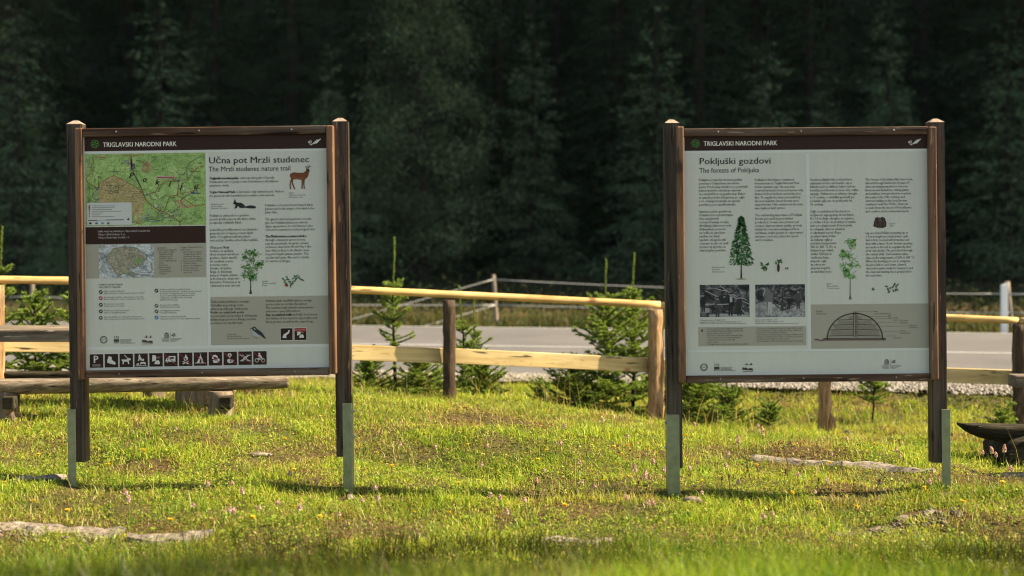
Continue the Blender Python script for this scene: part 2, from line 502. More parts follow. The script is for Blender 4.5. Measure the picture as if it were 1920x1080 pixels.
# loose limestone pieces
def pebbles(name, pos, size, seed):
    g = np.random.default_rng(seed)
    base = np.array([(1, 0, 0), (-1, 0, 0), (0, 1, 0), (0, -1, 0), (0, 0, 1), (0, 0, -1)], float)
    tri = np.array([(0, 2, 4), (2, 1, 4), (1, 3, 4), (3, 0, 4), (2, 0, 5), (1, 2, 5), (3, 1, 5), (0, 3, 5)])
    k = len(pos)
    V = base[None] * (size[:, None, None] * g.uniform(0.5, 1.3, (k, 6, 1)))
    V += g.normal(0, 0.18, V.shape) * size[:, None, None]
    a = g.uniform(0, 2 * PI, k); ca, sa = np.cos(a)[:, None], np.sin(a)[:, None]
    V = np.stack([V[..., 0] * ca - V[..., 1] * sa, V[..., 0] * sa + V[..., 1] * ca, V[..., 2] * 0.75], -1) + pos[:, None, :]
    F = (tri[None] + (np.arange(k) * 6)[:, None, None]).reshape(-1, 3)
    t = np.repeat(g.uniform(0.55, 1.15, k), 6)[:, None] * np.array([0.31, 0.275, 0.235])
    return fast_mesh(name, V.reshape(-1, 3), F, t)


k = 22000
gx = rng.uniform(-7, 8, k); s_ = 15.35 - np.abs(rng.normal(0, 0.5, k)) * (15.3 - s_edge(gx)) / .6
gy = s_ - ROAD_K * gx
keep = (s_ < 15.6) & (s_ > s_edge(gx) - .25)
gx, gy = gx[keep], gy[keep]
zz = np.maximum(ground_z(gx, gy), -0.150) + 0.008
m, N, L, b = new_mat("limestone gravel")
a_ = N.new("ShaderNodeAttribute"); a_.attribute_name = "tint"; L.new(a_.outputs["Color"], b.inputs["Base Color"]); b.inputs["Roughness"].default_value = 0.9
tag(link("gravel", pebbles("gravel", np.c_[gx, gy, zz], rng.uniform(0.008, 0.024, len(gx)), 3), None, m), "pale crushed limestone along the near edge of the road", "gravel", kind="stuff")
# ------------------------------------------------------------------ the two information boards
S = 1 / 365.0            # metres per photo pixel at the boards
DB = FP * S              # their distance


class Board:
    """frame of one board: photo pixels -> its own upright plane (x right, z up, front towards -y)"""

    def __init__(self, cx, cy, roll, label):
        self.cx, self.cy, self.th = cx, cy, R(roll)
        p = at(cx, cy, DB)
        self.root = empty("information_board", p, (0, -self.th, 0))
        tag(self.root, label, "information board", "park information boards on the lawn")

    def L(self, px, py):
        dx, dz = (px - self.cx) * S, (self.cy - py) * S
        c, s = math.cos(self.th), math.sin(self.th)
        return dx * c + dz * s, -dx * s + dz * c


class Print:
    """flat printed shapes collected into one mesh with an ink per colour; layer = order of printing (0.35 mm apart)"""

    def __init__(self, board):
        self.b, self.V, self.F, self.mi, self.mats = board, [], [], [], []

    def _m(self, mat):
        if isinstance(mat, tuple): mat = ink(mat)
        if mat not in self.mats: self.mats.append(mat)
        return self.mats.index(mat)

    def poly(self, pts, c, layer=2):
        i0, mi = len(self.V), self._m(c)
        for px, py in pts:
            x, z = self.b.L(px, py)
            self.V.append((x, -0.00035 * layer, z))
        a = sum(pts[i][0] * pts[(i + 1) % len(pts)][1] - pts[(i + 1) % len(pts)][0] * pts[i][1] for i in range(len(pts)))
        f = list(range(i0, i0 + len(pts)))
        self.F.append(f[::-1] if a > 0 else f); self.mi.append(mi)

    def rect(self, x0, y0, x1, y1, c, layer=1):
        """a rectangle square to the board: (x0, y0) its upper left photo pixel, (x1, y1) sets width and height"""
        i0, mi = len(self.V), self._m(c)
        x, z = self.b.L(x0, y0)
        w, h = (x1 - x0) * S, (y1 - y0) * S
        y = -0.00035 * layer
        self.V += [(x, y, z - h), (x + w, y, z - h), (x + w, y, z), (x, y, z)]
        self.F.append([i0, i0 + 1, i0 + 2, i0 + 3]); self.mi.append(mi)

    def disc(self, x, y, r, c, layer=2, n=14, ry=None):
        self.poly([(x + r * math.cos(2 * PI * k / n), y + (ry or r) * math.sin(2 * PI * k / n)) for k in range(n)], c, layer)

    def line(self, pts, w, c, layer=3):
        for (x0, y0), (x1, y1) in zip(pts, pts[1:]):
            d = math.hypot(x1 - x0, y1 - y0) or 1
            ex, ey = (x1 - x0) / d * w * 0.3, (y1 - y0) / d * w * 0.3
            nx_, ny_ = -(y1 - y0) / d * w / 2, (x1 - x0) / d * w / 2
            self.poly([(x0 - ex + nx_, y0 - ey + ny_), (x1 + ex + nx_, y1 + ey + ny_), (x1 + ex - nx_, y1 + ey - ny_), (x0 - ex - nx_, y0 - ey - ny_)], c, layer)

    def ring(self, x, y, r, w, c, layer=2, n=20):
        self.line([(x + r * math.cos(2 * PI * k / n), y + r * math.sin(2 * PI * k / n)) for k in range(n + 1)], w, c, layer)

    def text(self, body, x, y, size, c, width=None, pitch=None, layer=3, bold=0.0, shear=0.0):
        heavy, bold = (bold, 0.0)
        """lines of lettering; y = first baseline, size = letter size, width = length of the longest line, pitch = line spacing (all photo pixels)"""
        cu = bpy.data.curves.new("lettering", 'FONT')
        cu.body, cu.size, cu.resolution_u, cu.offset, cu.shear = body, 1.0, 2 if size > 8 else 1, bold, shear
        if pitch: cu.space_line = pitch / size
        ob = bpy.data.objects.new("lettering", cu)
        me = bpy.data.meshes.new_from_object(ob)
        n = len(me.vertices)
        co = np.zeros(n * 3, np.float32); me.vertices.foreach_get("co", co); co = co.reshape(-1, 3)
        sx = size
        if width: sx = width / max(1e-6, co[:, 0].max())
        X, Z = self.b.L(x, y)
        i0, mi = len(self.V), self._m(c)
        for v in co: self.V.append((X + v[0] * sx * S, -0.00035 * layer, Z + v[1] * size * S))
        for p in me.polygons:
            f = [i0 + k for k in p.vertices]
            if p.normal.z < 0: f = f[::-1]
            self.F.append(f); self.mi.append(mi)
        bpy.data.objects.remove(ob); bpy.data.meshes.remove(me); bpy.data.curves.remove(cu)
        if heavy:                                                        # heavier strokes: the same line once more, a hair to the right
            self.text(body, x + heavy * size, y, size, c, width, pitch, layer + .45, shear=shear)

    def build(self, name, parent, label=None):
        me = bpy.data.meshes.new(name)
        me.from_pydata(self.V, [], self.F)
        for m_ in self.mats: me.materials.append(m_)
        me.polygons.foreach_set("material_index", self.mi)
        me.update()
        o = link(name, me, parent)
        if label: o["label"] = label
        return o


BROWN = (0.034, 0.014, 0.010)
DARK = (0.022, 0.017, 0.014)
TXT = (0.075, 0.068, 0.058)
GREYT = (0.10, 0.095, 0.085)
BEIGE = (0.385, 0.370, 0.300)
GUT = (0.66, 0.69, 0.66)
WHITE = (0.72, 0.74, 0.70)
RED = (0.34, 0.035, 0.03)
C_light = (0.95, 0.92, 0.84)


def frame(B, post_l, post_r, cap_y, wood_end, batten_l, batten_r, top, bottom, br_l, br_r):
    """posts (x range, bottom y), steel brackets, battens and rails, all given as photo pixels read at the middle height of each"""
    mid = B.cy
    for (x0, x1), cy_, we, br in ((post_l, cap_y[0], wood_end[0], br_l), (post_r, cap_y[1], wood_end[1], br_r)):
        xa = B.L(x0, mid)[0]; xb = B.L(x1, mid)[0]
        zt = B.L((x0 + x1) / 2, cy_)[1]; zb = B.L((x0 + x1) / 2, we)[1]
        xc, hw = (xa + xb) / 2, (xb - xa) / 2
        y0, y1 = 0.022, 0.105
        bm = bmesh.new()
        bm_box(bm, (-hw, 0, 0), (hw, y1 - y0, zt - zb - 0.02))
        bmesh.ops.bevel(bm, geom=[e for e in bm.edges if abs(e.verts[0].co.z - e.verts[1].co.z) > .5], offset=.007, segments=2, affect='EDGES')
        # low pyramid cap
        t = zt - zb
        q = [bm.verts.new((sx * (hw - 0.0005), (y1 - y0) / 2 + sy * ((y1 - y0) / 2 - 0.0005), t - 0.0195)) for sx, sy in ((-1, -1), (1, -1), (1, 1), (-1, 1))]
        ap = [bm.verts.new((sx * hw * 0.28, (y1 - y0) / 2 + sy * (y1 - y0) * 0.14, t)) for sx, sy in ((-1, -1), (1, -1), (1, 1), (-1, 1))]
        cf = [bm.faces.new((q[k], q[(k + 1) % 4], ap[(k + 1) % 4], ap[k])) for k in range(4)] + [bm.faces.new(ap)]
        for f_ in cf: f_.material_index = 1
        p = from_bm("post", bm, M_post, B.root)
        p.data.materials.append(M_endgrain)
        p.location = (xc, y0, zb)
        # steel angle on the outer side, from the wood down into the ground
        (bx0, bx1, by0, by1, side) = br
        ba, bb = B.L(bx0, (by0 + by1) / 2)[0] - xc, B.L(bx1, (by0 + by1) / 2)[0] - xc
        bz0, bz1 = B.L((bx0 + bx1) / 2, by1)[1] - zb - 0.25, B.L((bx0 + bx1) / 2, by0)[1] - zb
        bm = bmesh.new()
        bm_box(bm, (ba, -0.010, bz0), (bb, -0.003, bz1), 0.0012, 1)
        if side < 0: bm_box(bm, (ba, -0.0028, bz0 + .001), (ba + 0.006, y1 - y0 + 0.012, bz1 - .001), 0.0012, 1)
        else: bm_box(bm, (bb - 0.006, -0.0028, bz0 + .001), (bb, y1 - y0 + 0.012, bz1 - .001), 0.0012, 1)
        bk = from_bm("metal_bracket", bm, M_bracket, p)
        ex = ba if side < 0 else bb
        for dz in (0.045, 0.175):
            bm = bmesh.new()
            bmesh.ops.create_cone(bm, cap_ends=True, segments=8, radius1=0.008, radius2=0.007, depth=0.010,
                                  matrix=Matrix.Translation((ex + side * 0.005, 0.03, bz1 - dz)) @ Matrix.Rotation(side * PI / 2, 4, 'Y'))
            from_bm("bolt", bm, M_bolt, p)
    for (x0, x1, y0, y1) in (batten_l, batten_r):
        xa, zt = B.L(x0, (y0 + y1) / 2)[0], B.L((x0 + x1) / 2, y0)[1]
        xb, zb = B.L(x1, (y0 + y1) / 2)[0], B.L((x0 + x1) / 2, y1)[1]
        o = box("side_batten", (-(xb - xa) / 2, 0, 0), ((xb - xa) / 2, 0.055, zt - zb), M_batten, B.root, 0.0065)
        o.location = ((xa + xb) / 2, -0.034, zb)
    xl, xr = B.L(batten_l[1], mid)[0] + 0.0015, B.L(batten_r[0], mid)[0] - 0.0015
    for nm, (ya, yb) in (("top_rail", top), ("bottom_rail", bottom)):
        zt, zb = B.L(B.cx, ya)[1], B.L(B.cx, yb)[1]
        o = box(nm, (-(xr - xl) / 2, 0, 0), ((xr - xl) / 2, 0.048, zt - zb), M_rail, B.root, 0.004)
        o.location = ((xl + xr) / 2, -0.026, zb)
        for t in (-0.36, -0.02, 0.36):
            bm = bmesh.new()
            bmesh.ops.create_uvsphere(bm, u_segments=8, v_segments=5, radius=0.0045, matrix=Matrix.Translation((t * (xr - xl), -0.001, (zt - zb) * 0.55)))
            from_bm("screw", bm, M_bolt, o)
    zt, zb = B.L(B.cx, top[1])[1] + 0.01, B.L(B.cx, bottom[0])[1] - 0.01
    return box("panel", (xl - 0.01, 0, zb), (xr + 0.01, 0.012, zt), M_panel, B.root, 0.001)


def header(B, panel, x0, y0, x1, y1, ex, ey, tx, ty, mx, my):
    P = Print(B)
    P.rect(x0, y0, x1, y1, BROWN, 1)
    g = (0.13, 0.42, 0.09)
    for k in range(6):
        a = k * PI / 3 + 0.26
        P.ring(ex + 4.6 * math.cos(a), ey + 4.6 * math.sin(a), 3.0, 1.0, g, 3, 10)
    P.ring(ex, ey, 2.2, 0.9, g, 3, 8)
    P.text("TRIGLAVSKI NARODNI PARK", tx, ty, 12.2, C_light, 138, bold=0.02, layer=3)
    for k, (dx, dy, w) in enumerate(((0, 0, 6), (3, -2, 9), (6.5, -2.5, 9), (10, -3.5, 8))):
        if k: P.line([(mx + dx, my + dy + 5), (mx + dx + w, my + dy - 3)], 1.3, C_light, 3)
    P.ring(mx - 1, my - 1, 2.2, 1.2, C_light, 3, 8); P.line([(mx - 5, my - 1), (mx - 3, my + 1)], 1.4, C_light, 3); P.line([(mx - 2, my + 3), (mx + 2, my + 5)], 1.2, C_light, 3)
    P.build("header_band", panel)


def broadleaf(P, cx, top, bot, wid, crown_bot, seed, greens, trunk=(0.05, 0.04, 0.03), n=420):
    g = random.Random(seed)
    P.poly([(cx - 2.6, bot), (cx + 3.0, bot), (cx + 1.0, bot - 8), (cx + 0.8, crown_bot - 10), (cx - 0.6, crown_bot - 10), (cx - 0.9, bot - 8)], trunk, 3)
    for k in range(12):
        y = crown_bot - 2 - k * (crown_bot - top) / 14
        sgn = 1 if k % 2 else -1
        P.line([(cx, y), (cx + sgn * wid * 0.3 * (1 - k / 14), y - 9)], 0.8, trunk, 3)
    blobs = [(g.uniform(-0.8, 0.8), g.uniform(0.03, 0.97)) for _ in range(26)]
    blobs = [(bx * math.sin(PI * min(1, by * 0.86 + 0.14)) ** 0.7, by) for bx, by in blobs]
    for k in range(n):
        bx, by = g.choice(blobs)
        x = cx + (bx * wid / 2) + g.gauss(0, wid * 0.07); y = top + by * (crown_bot - top) + g.gauss(0, wid * 0.06)
        r, a = g.uniform(1.1, 2.4), g.uniform(0, PI)
        P.poly([(x + r * math.cos(a + q) * (1 if q in (0, PI) else 0.55), y + r * math.sin(a + q) * (1 if q in (0, PI) else 0.55)) for q in (0, PI / 2, PI, 1.5 * PI)], g.choice(greens), 4 + k % 3)


def sprig(P, x, y, pts, greens, r=3.2, seed=1):
    g = random.Random(seed)
    for dx, dy in pts:
        a = g.uniform(0, PI)
        P.poly([(x + dx + r * math.cos(a), y + dy + r * math.sin(a)), (x + dx + r * .45 * math.cos(a + 1.57), y + dy + r * .45 * math.sin(a + 1.57)),
                (x + dx - r * math.cos(a), y + dy - r * math.sin(a)), (x + dx - r * .45 * math.cos(a + 1.57), y + dy - r * .45 * math.sin(a + 1.57))], g.choice(greens), 4)


def logos(B, panel, x, y, xu, yu):
    """row of partner emblems: round seal, square mark with lettering, lake with birds, temple and leaf"""
    k = (0.075, 0.05, 0.045)
    P = Print(B); P.ring(x, y, 6.4, 1.2, k, 3); P.ring(x, y, 4.6, 0.6, k, 3); P.text("SVET", x - 3.4, y + 1.2, 3.2, k, 6.8); P.build("emblem", panel)
    P = Print(B); P.rect(x + 19, y - 1, x + 29, y + 7, k, 2); P.text("US", x + 19, y - 2, 7, k, 9.5, bold=.05); P.text("OX", x + 19, y + 7.2, 5.2, WHITE, 9.5, bold=.04, layer=4)
    for q in range(4): P.line([(x + 31, y + q * 2.1), (x + 31 + (22, 20, 21, 28)[q], y + q * 2.1)], 0.8, GREYT, 3)
    P.build("emblem", panel)
    P = Print(B)
    P.poly([(x + 72, y + 5), (x + 72, y), (x + 76, y + 1), (x + 79, y + 0.5), (x + 83, y + 3), (x + 87, y + 1.2), (x + 92, y + 3), (x + 92, y + 6)], k, 3)
    for q in (0, 8): P.poly([(x + 75 + q, y - 5), (x + 79 + q, y - 5.5), (x + 80.5 + q, y - 9), (x + 81.5 + q, y - 5.5), (x + 84 + q, y - 5), (x + 80 + q, y - 3.6)], k, 3)
    P.line([(x + 73, y + 8), (x + 92, y + 7.6)], 1.0, k, 3)
    P.build("emblem", panel)
    P = Print(B)
    P.poly([(xu, yu - 4), (xu + 4.5, yu - 7), (xu + 9, yu - 4)], GREYT, 3)
    for q in range(4): P.rect(xu + 0.4 + q * 2.3, yu - 3.4, xu + 1.8 + q * 2.3, yu + 1.6, GREYT, 3)
    P.line([(xu, yu + 2.6), (xu + 9, yu + 2.6)], 1.2, GREYT, 3)
    P.line([(xu + 11.5, yu - 7), (xu + 11.5, yu + 10)], 0.4, GREYT, 3)
    sprig(P, xu + 17, yu - 3, [(-2, 2), (0, 0), (2, -1), (3, 2), (0, 3)], [(0.09, 0.08, 0.07)], 2.4)
    for q in range(4):
        P.line([(xu - 5 + (q % 2) * 2, yu + 4.8 + q * 1.9), (xu + 9, yu + 4.8 + q * 1.9)], 0.6, GREYT, 3)
        P.line([(xu + 13, yu + 4.8 + q * 1.9), (xu + 33 - 4 * q, yu + 4.8 + q * 1.9)], 0.6, GREYT, 3)
    P.build("emblem", panel)


def relief_mat(name, stops, scale, dist=1.2, detail=8, fine=None):
    m_, N_, L_, b_ = new_mat(name)
    tc_ = N_.new("ShaderNodeTexCoord")
    n_ = noise_tex(N_, L_, tc_.outputs["Object"], scale, detail, 0.62, dist)
    r_ = ramp(N_, stops); L_.new(n_.outputs[0], r_.inputs[0])
    c_ = r_.outputs[0]
    if fine:
        f_ = noise_tex(N_, L_, tc_.outputs["Object"], fine, 3, 0.6)
        rf = ramp(N_, [(0.35, (0.65, 0.65, 0.65)), (0.65, (1.25, 1.25, 1.25))]); L_.new(f_.outputs[0], rf.inputs[0])
        c_ = mixc(N_, L_, 1.0, c_, rf.outputs[0], 'MULTIPLY')
    L_.new(c_, b_.inputs["Base Color"]); b_.inputs["Roughness"].default_value = 0.5; b_.inputs["Specular IOR Level"].default_value = 0.2
    return m_


# ================================================================== left board
B = Board(388.5, 475, 0.75, "information board with the green trail map and row of brown pictograms")
pan = frame(B, (124.5, 153.5), (624.5, 654), (224.5, 219.5), (868, 858), (146, 159, 240.5, 711), (615.5, 629, 235.5, 700.5), (238.5, 254), (691.5, 705.5),
            (125.5, 141, 768, 914, -1), (642.5, 660, 757, 934, 1))
header(B, pan, 158.2, 254.5, 614.2, 284, 178, 270, 193, 275.5, 583, 267)
P = Print(B)
P.rect(158.4, 284, 614.5, 288.5, GUT, 1)
P.rect(385.3, 287.5, 391, 652, GUT, 2)
P.rect(161.5, 650.5, 617.6, 656.8, GUT, 3)
P.build("light_border", pan)

# trail map; read off a four times enlarged view of its corner
q = lambda x, y: (100 + x / 4, 210 + y / 4)
P = Print(B)
M_map = relief_mat("map print", [(0.30, (0.14, 0.23, 0.065)), (0.42, (0.25, 0.40, 0.12)), (0.56, (0.36, 0.53, 0.18)), (0.75, (0.50, 0.60, 0.32))], 11, 2.0, 9, 160)
M_karst = relief_mat("map print tan", [(0.30, (0.27, 0.225, 0.09)), (0.5, (0.40, 0.33, 0.145)), (0.75, (0.52, 0.45, 0.26))], 14, 2.0, 8, 150)
P.rect(159.3, 289, 384.8, 424.3, M_map, 1)
P.poly([q(*a) for a in ((455, 475), (520, 500), (560, 530), (610, 568), (650, 590), (692, 660), (680, 700), (672, 775), (606, 775), (600, 800), (588, 850), (400, 850), (300, 740), (335, 660), (332, 590), (365, 520), (410, 490))], M_karst, 2)
for a, b_, c_, d_ in ((665, 370, 740, 450), (330, 322, 392, 350), (618, 782, 662, 842), (935, 690, 1060, 722), (905, 655, 985, 690)):
    P.poly([q(a + 8, b_), q(c_, b_ + 6), q(c_ - 5, d_), q(a, d_ - 5)], M_karst, 2)
g = random.Random(5)
for _ in range(150):
    x, y, a = g.uniform(245, 1120), g.uniform(325, 850), g.uniform(0, 6.28)
    pts = [(x, y)]
    for _ in range(g.randint(3, 8)):
        a += g.gauss(0, 0.6); x += 18 * math.cos(a); y += 18 * math.sin(a)
        if not (242 < x < 1132 and 322 < y < 852): break
        pts.append((x, y))
    P.line([q(*t) for t in pts], g.choice((0.4, 0.7)), g.choice(((0.06, 0.11, 0.05), (0.10, 0.09, 0.05), (0.05, 0.10, 0.09), (0.30, 0.30, 0.16))), 3)
for _ in range(80):                                                     # tiny place names and spot heights
    x, y = g.uniform(250, 1090), g.uniform(330, 840)
    P.line([q(x, y), q(x + g.uniform(14, 46), y)], 0.9, (0.09, 0.10, 0.06), 4)
for _ in range(190):                                                    # houses of the villages
    cx_, cy_, sd = g.choice(((760, 715, 46), (830, 770, 55), (700, 790, 30), (890, 770, 35), (555, 370, 16), (590, 400, 14), (1045, 600, 12)))
    x, y, w = g.gauss(cx_, sd), g.gauss(cy_, sd * .5), g.uniform(4, 11)
    if 245 < x < 1125 and 325 < y < 845:
        P.poly([q(x, y), q(x + w, y + 1), q(x + w - 1, y + w * .8), q(x - 1, y + w * .7)], g.choice(((0.32, 0.34, 0.36), (0.5, 0.52, 0.5), (0.12, 0.12, 0.13))), 4)
road_c, red_c = (0.30, 0.12, 0.045), (0.26, 0.07, 0.05)
for pts, w, c_ in (([(583, 318), (587, 430), (620, 490), (660, 570), (695, 660), (760, 720), (830, 750), (900, 790), (950, 825), (950, 852)], 1.5, road_c),
                   ([(583, 350), (587, 430)], 2.6, red_c), ([(600, 455), (628, 505), (655, 565)], 2.2, (0.33, 0.32, 0.34)),
                   ([(700, 620), (765, 602), (790, 552), (850, 525), (930, 510), (1010, 510), (1040, 462), (1085, 412), (1135, 405)], 1.1, road_c),
                   ([(930, 510), (940, 560), (930, 625), (872, 630), (850, 700), (830, 748)], 1.2, road_c), ([(930, 625), (980, 650), (1060, 705), (1135, 692)], 1.2, road_c),
                   ([(930, 612), (1010, 602), (1060, 588), (1135, 545)], 1.2, (0.36, 0.19, 0.06)), ([(290, 332), (306, 372), (285, 410), (306, 440), (250, 490), (256, 530), (330, 570)], 1.1, road_c),
                   ([(330, 572), (360, 522), (455, 476), (560, 530), (650, 582), (692, 645)], 1.0, (0.28, 0.13, 0.04)), ([(325, 590), (310, 640), (286, 680)], 1.6, (0.34, 0.33, 0.35)),
                   ([(530, 325), (583, 330), (640, 322), (680, 318)], 1.0, road_c), ([(275, 325), (270, 390), (245, 430)], 0.8, (0.12, 0.22, 0.30)), ([(328, 640), (322, 680)], 1.0, (0.14, 0.25, 0.38)),
                   ([(1110, 330), (1030, 375), (1000, 430), (1006, 500)], 1.3, (0.10, 0.18, 0.15)), ([(660, 790), (730, 825), (800, 815), (850, 790), (900, 800)], 0.9, (0.12, 0.20, 0.27))):
    P.line([q(*t) for t in pts], w, c_, 5)
for x, y in ((328, 580), (700, 620), (938, 512), (1050, 605), (590, 428)): P.disc(*q(x, y), 1.8, (0.05, 0.10, 0.30), 6, 8)
for x, y in ((773, 705), (984, 575)): P.disc(*q(x, y), 2.4, WHITE, 6, 10); P.line([q(x, y - 5), q(x, y + 5)], 0.9, DARK, 7)
for ch, x, y in (("P", 565, 497), ("o", 665, 525), ("k", 762, 546), ("l", 861, 560), ("j", 950, 572), ("u", 1050, 577)): P.text(ch, *q(x, y), 15, (0.01, 0.02, 0.008), bold=.05, shear=0.3, layer=7)
P.rect(*q(775, 482), *q(912, 500), (0.52, 0.33, 0.31), 6); P.line([q(782, 491), q(905, 491)], 1.8, (0.30, 0.08, 0.08), 7)
P.rect(*q(252, 682), *q(588, 850), (0.57, 0.60, 0.58), 6)
for k in range(7):
    y = 704 + 13.5 * k
    P.disc(*q(272, y), 1.9 if k < 3 else 1.2, (RED if k in (1, 4) else (0.2, 0.17, 0.16)), 7, 8)
    P.line([q(294, y), q((465, 460, 440, 512, 372, 350, 458)[k], y)], 0.9, (0.17, 0.16, 0.15), 7)
P.line([q(264, 813), q(330, 813)], 1.4, DARK, 7); P.line([q(396, 810), q(528, 808)], 1.4, DARK, 7); P.line([q(330, 813), q(396, 811)], 0.5, DARK, 7)
P.poly([q(552, 810), q(563, 792), q(574, 810)], DARK, 7)
for x, c_ in ((278, DARK), (325, (0.06, 0.13, 0.22)), (370, (0.10, 0.24, 0.36)), (413, GREYT)): P.rect(*q(x - 9, 828), *q(x + 9, 842), c_, 7)
P.build("map", pan, "green trail map with a tan karst area and roads")
P = Print(B)
P.rect(160.2, 426, 385.5, 458.3, BROWN, 2)
P.text("Lahka označena planinska pot / Easy marked mountain trail\nUčna pot Mrzli studenec: 2 uri\nUčna pot Šumo barje Goreljek: 1 h", 184, 435.5, 5.2, (0.60, 0.56, 0.52), 97, 5.9, bold=.01)
P.build("caption_band", pan)
P = Print(B)
P.rect(160.6, 458.5, 386, 522.5, BEIGE, 1)
M_rel = relief_mat("relief map print", [(0.30, (0.14, 0.155, 0.16)), (0.45, (0.36, 0.39, 0.40)), (0.55, (0.55, 0.58, 0.59)), (0.75, (0.68, 0.70, 0.71))], 22, 1.5, 9, 120)
M_rel2 = relief_mat("relief map park print", [(0.30, (0.15, 0.14, 0.10)), (0.5, (0.33, 0.31, 0.23)), (0.75, (0.47, 0.45, 0.34))], 30, 1.8, 9, 120)
P.rect(185.2, 459, 288.5, 522, M_rel, 2)
out = [(203, 477), (214, 466), (233, 462), (252, 464), (267, 472), (277, 479), (271, 490), (262, 499), (248, 502), (240, 505), (252, 512), (248, 516), (232, 513), (222, 518), (213, 506), (208, 497), (198, 487)]
P.poly(out, M_rel2, 3); P.line(out + out[:1], 0.9, (0.10, 0.16, 0.08), 4)
P.poly([(251, 486), (265, 485), (267, 492), (254, 493)], (0.19, 0.33, 0.12), 4)
for pts in ([(255, 466), (270, 474), (284, 486)], [(272, 486), (266, 498), (272, 505)], [(240, 502), (250, 499)], [(190, 508), (200, 515), (215, 519)], [(189, 480), (196, 490), (204, 498)]):
    P.line(pts, 0.8, (0.12, 0.24, 0.40), 5)
for y in (511, 514.5, 517): P.line([(263, y), (283, y - .3)], 0.5, DARK, 5)
P.build("relief_map", pan)
P = Print(B)
P.text("Zgornja tabla\nTriglavskega narodnega parka\n1  Informacijsko središče\n    Triglavska roža Bled\n    Ljubljanska cesta 27\n    Info točka Pokljuka\n2  Center Triglavskega parka\n    Bohinj\n3  Dom Trenta\n4  Planinsko društvo\n5  Muzej pastirstva\n6  Zgodovinski park\n    in učna pot", 295, 466, 4.2, TXT, 37, 4.05)
P.text("Triglav National Park\nInfo Points\n1  Information centre\n    Triglav Rose Bled\n    Slovenia, Europe\n    Info point Pokljuka\n2  Park centre Bohinj\n3  Trenta lodge\n4  Alpine association\n5  Dairy museum\n6  Historical park\n    and trail", 338.5, 465, 4.2, TXT, 41, 4.3)
P.text("DOBRODOŠLI NA POKLJUKI\nWELCOME TO POKLJUKA", 185, 535.5, 4.6, TXT, 45, 4.7, bold=.02, shear=.15)
rows = ((189, 547.5, DARK, "Želimo spoštljiv obiskovalca\nMake sure this area remains a place of peace and quiet"), (189, 559, RED, "Upoštevajte pravila v zavarovanem območju\nPlease follow the rules of conduct in the park"),
        (189, 571.5, DARK, "Psi naj bodo na povodcu\nDogs must be on a leash"), (189, 584, DARK, "Hodite po označenih poteh\nStay on designated trails"), (189, 596, (0.08, 0.085, 0.08), "Kolesarite izključno po označenih in cestnih poteh\nWhen cycling stay on roads and marked cycling routes"),
        (293.5, 545, DARK, "Hodite in smučajte po označenih poteh\nin zavarovanem območju, ne hodite v gozd in grmovje\nski or hike on designated trails for your safety\nkeep to marked trails and in winter avoid the\nresting areas of wildlife and do not disturb\nwildlife and their young"), (293.5, 573.5, (0.10, 0.10, 0.10), "Za pomoč pokličite\nCall if you need help"),
        (293.5, 584, (0.05, 0.09, 0.06), "Uporabljajte javni prevoz\nUse public transport"), (293.5, 595.5, (0.03, 0.15, 0.42), "Parkirajte na označenih parkiriščih\nLeave your vehicle at one of the designated car parks"))
for x, y, c_, t in rows:
    P.disc(x, y, 3.7, c_, 3, 12); P.line([(x - 1.6, y + 1.2), (x + 1.4, y - 1.2)], 1.3, WHITE, 4)
    nl = t.count("\n") + 1
    w = {2: 76, 6: 78}[nl] * (0.5 if len(t) < 50 else 0.62 if len(t) < 62 else 1)
    P.text(t, x + 6, y - 0.3 if nl == 2 else y - 1.0, 4.0, TXT, w, 3.9, shear=.15)
P.build("notice_text", pan)
logos(B, pan, 194.5, 637, 308, 630)
# trail text
P = Print(B)
P.text("Učna pot Mrzli studenec", 391, 306.5, 17.0, DARK, 188, bold=.022)
P.text("The Mrzli studenec nature trail", 391, 321.5, 13.2, DARK, 153.5, bold=0.004)
P.build("title", pan)
P = Print(B)
P.text("Triglavski narodni park je edini narodni park v Sloveniji.\nObiskovalci smo le gostje v tem čudovitem in občutljivem\nnaravnem okolju.", 392.5, 336.5, 6.6, TXT, 129, 6.75, bold=.01)
P.text("Triglavski narodni park", 392.5, 336.5, 6.6, DARK, 53.5, bold=.035, layer=4)
P.text("Triglav National Park is Slovenia's only national park. Visitors\nare guests in this beautiful and sensitive environment.", 392.5, 362.5, 6.6, TXT, 140, 6.75, bold=.01)
P.text("Triglav National Park", 392.5, 362.5, 6.6, DARK, 48, bold=.035, layer=4)
P.text("Pokljuka je zakrasela in z gozdom\nporasla kraška planota skledaste oblike.\nJe največja v Julijskih Alpah.\n\nLedeniška preoblikovanost ter planinsko\ngospodarstvo ji dajeta povsem alpski\nvidez. O bogati preteklosti planoti\nnam pričajo številna arheološka najdišča.", 393, 406.5, 6.6, TXT, 91, 6.62, bold=.01)
P.text("Učna pot Mrzli", 393.3, 466.5, 6.6, DARK, 36, bold=.035)
P.text("studenec je speljana\nskozi strnjene smrekove\ngozdove, mimo travišč,\nob ostalinah iz prve\nsvetovne vojne\n(Savska obrambna\nlinija) do Blejskega\nbarja in Grajske planine.\nJe krožna pot, dolga štiri\nkilometre. Primerna je za\nobiskovalce vseh starosti.", 393.3, 472.6, 6.6, TXT, 56.5, 6.52, bold=.01)
P.text("Pokljuka is a forested bowl-shaped karst\nplateau and is the largest of its kind in the\nJulian Alps.\n\nThe glacial relief and pastoral economy\ngive the Pokljuka plateau an entirely\nalpine appearance. Its rich history is also\nreflected in numerous archaeological sites.", 497, 387, 6.6, TXT, 94, 6.55, bold=.01)
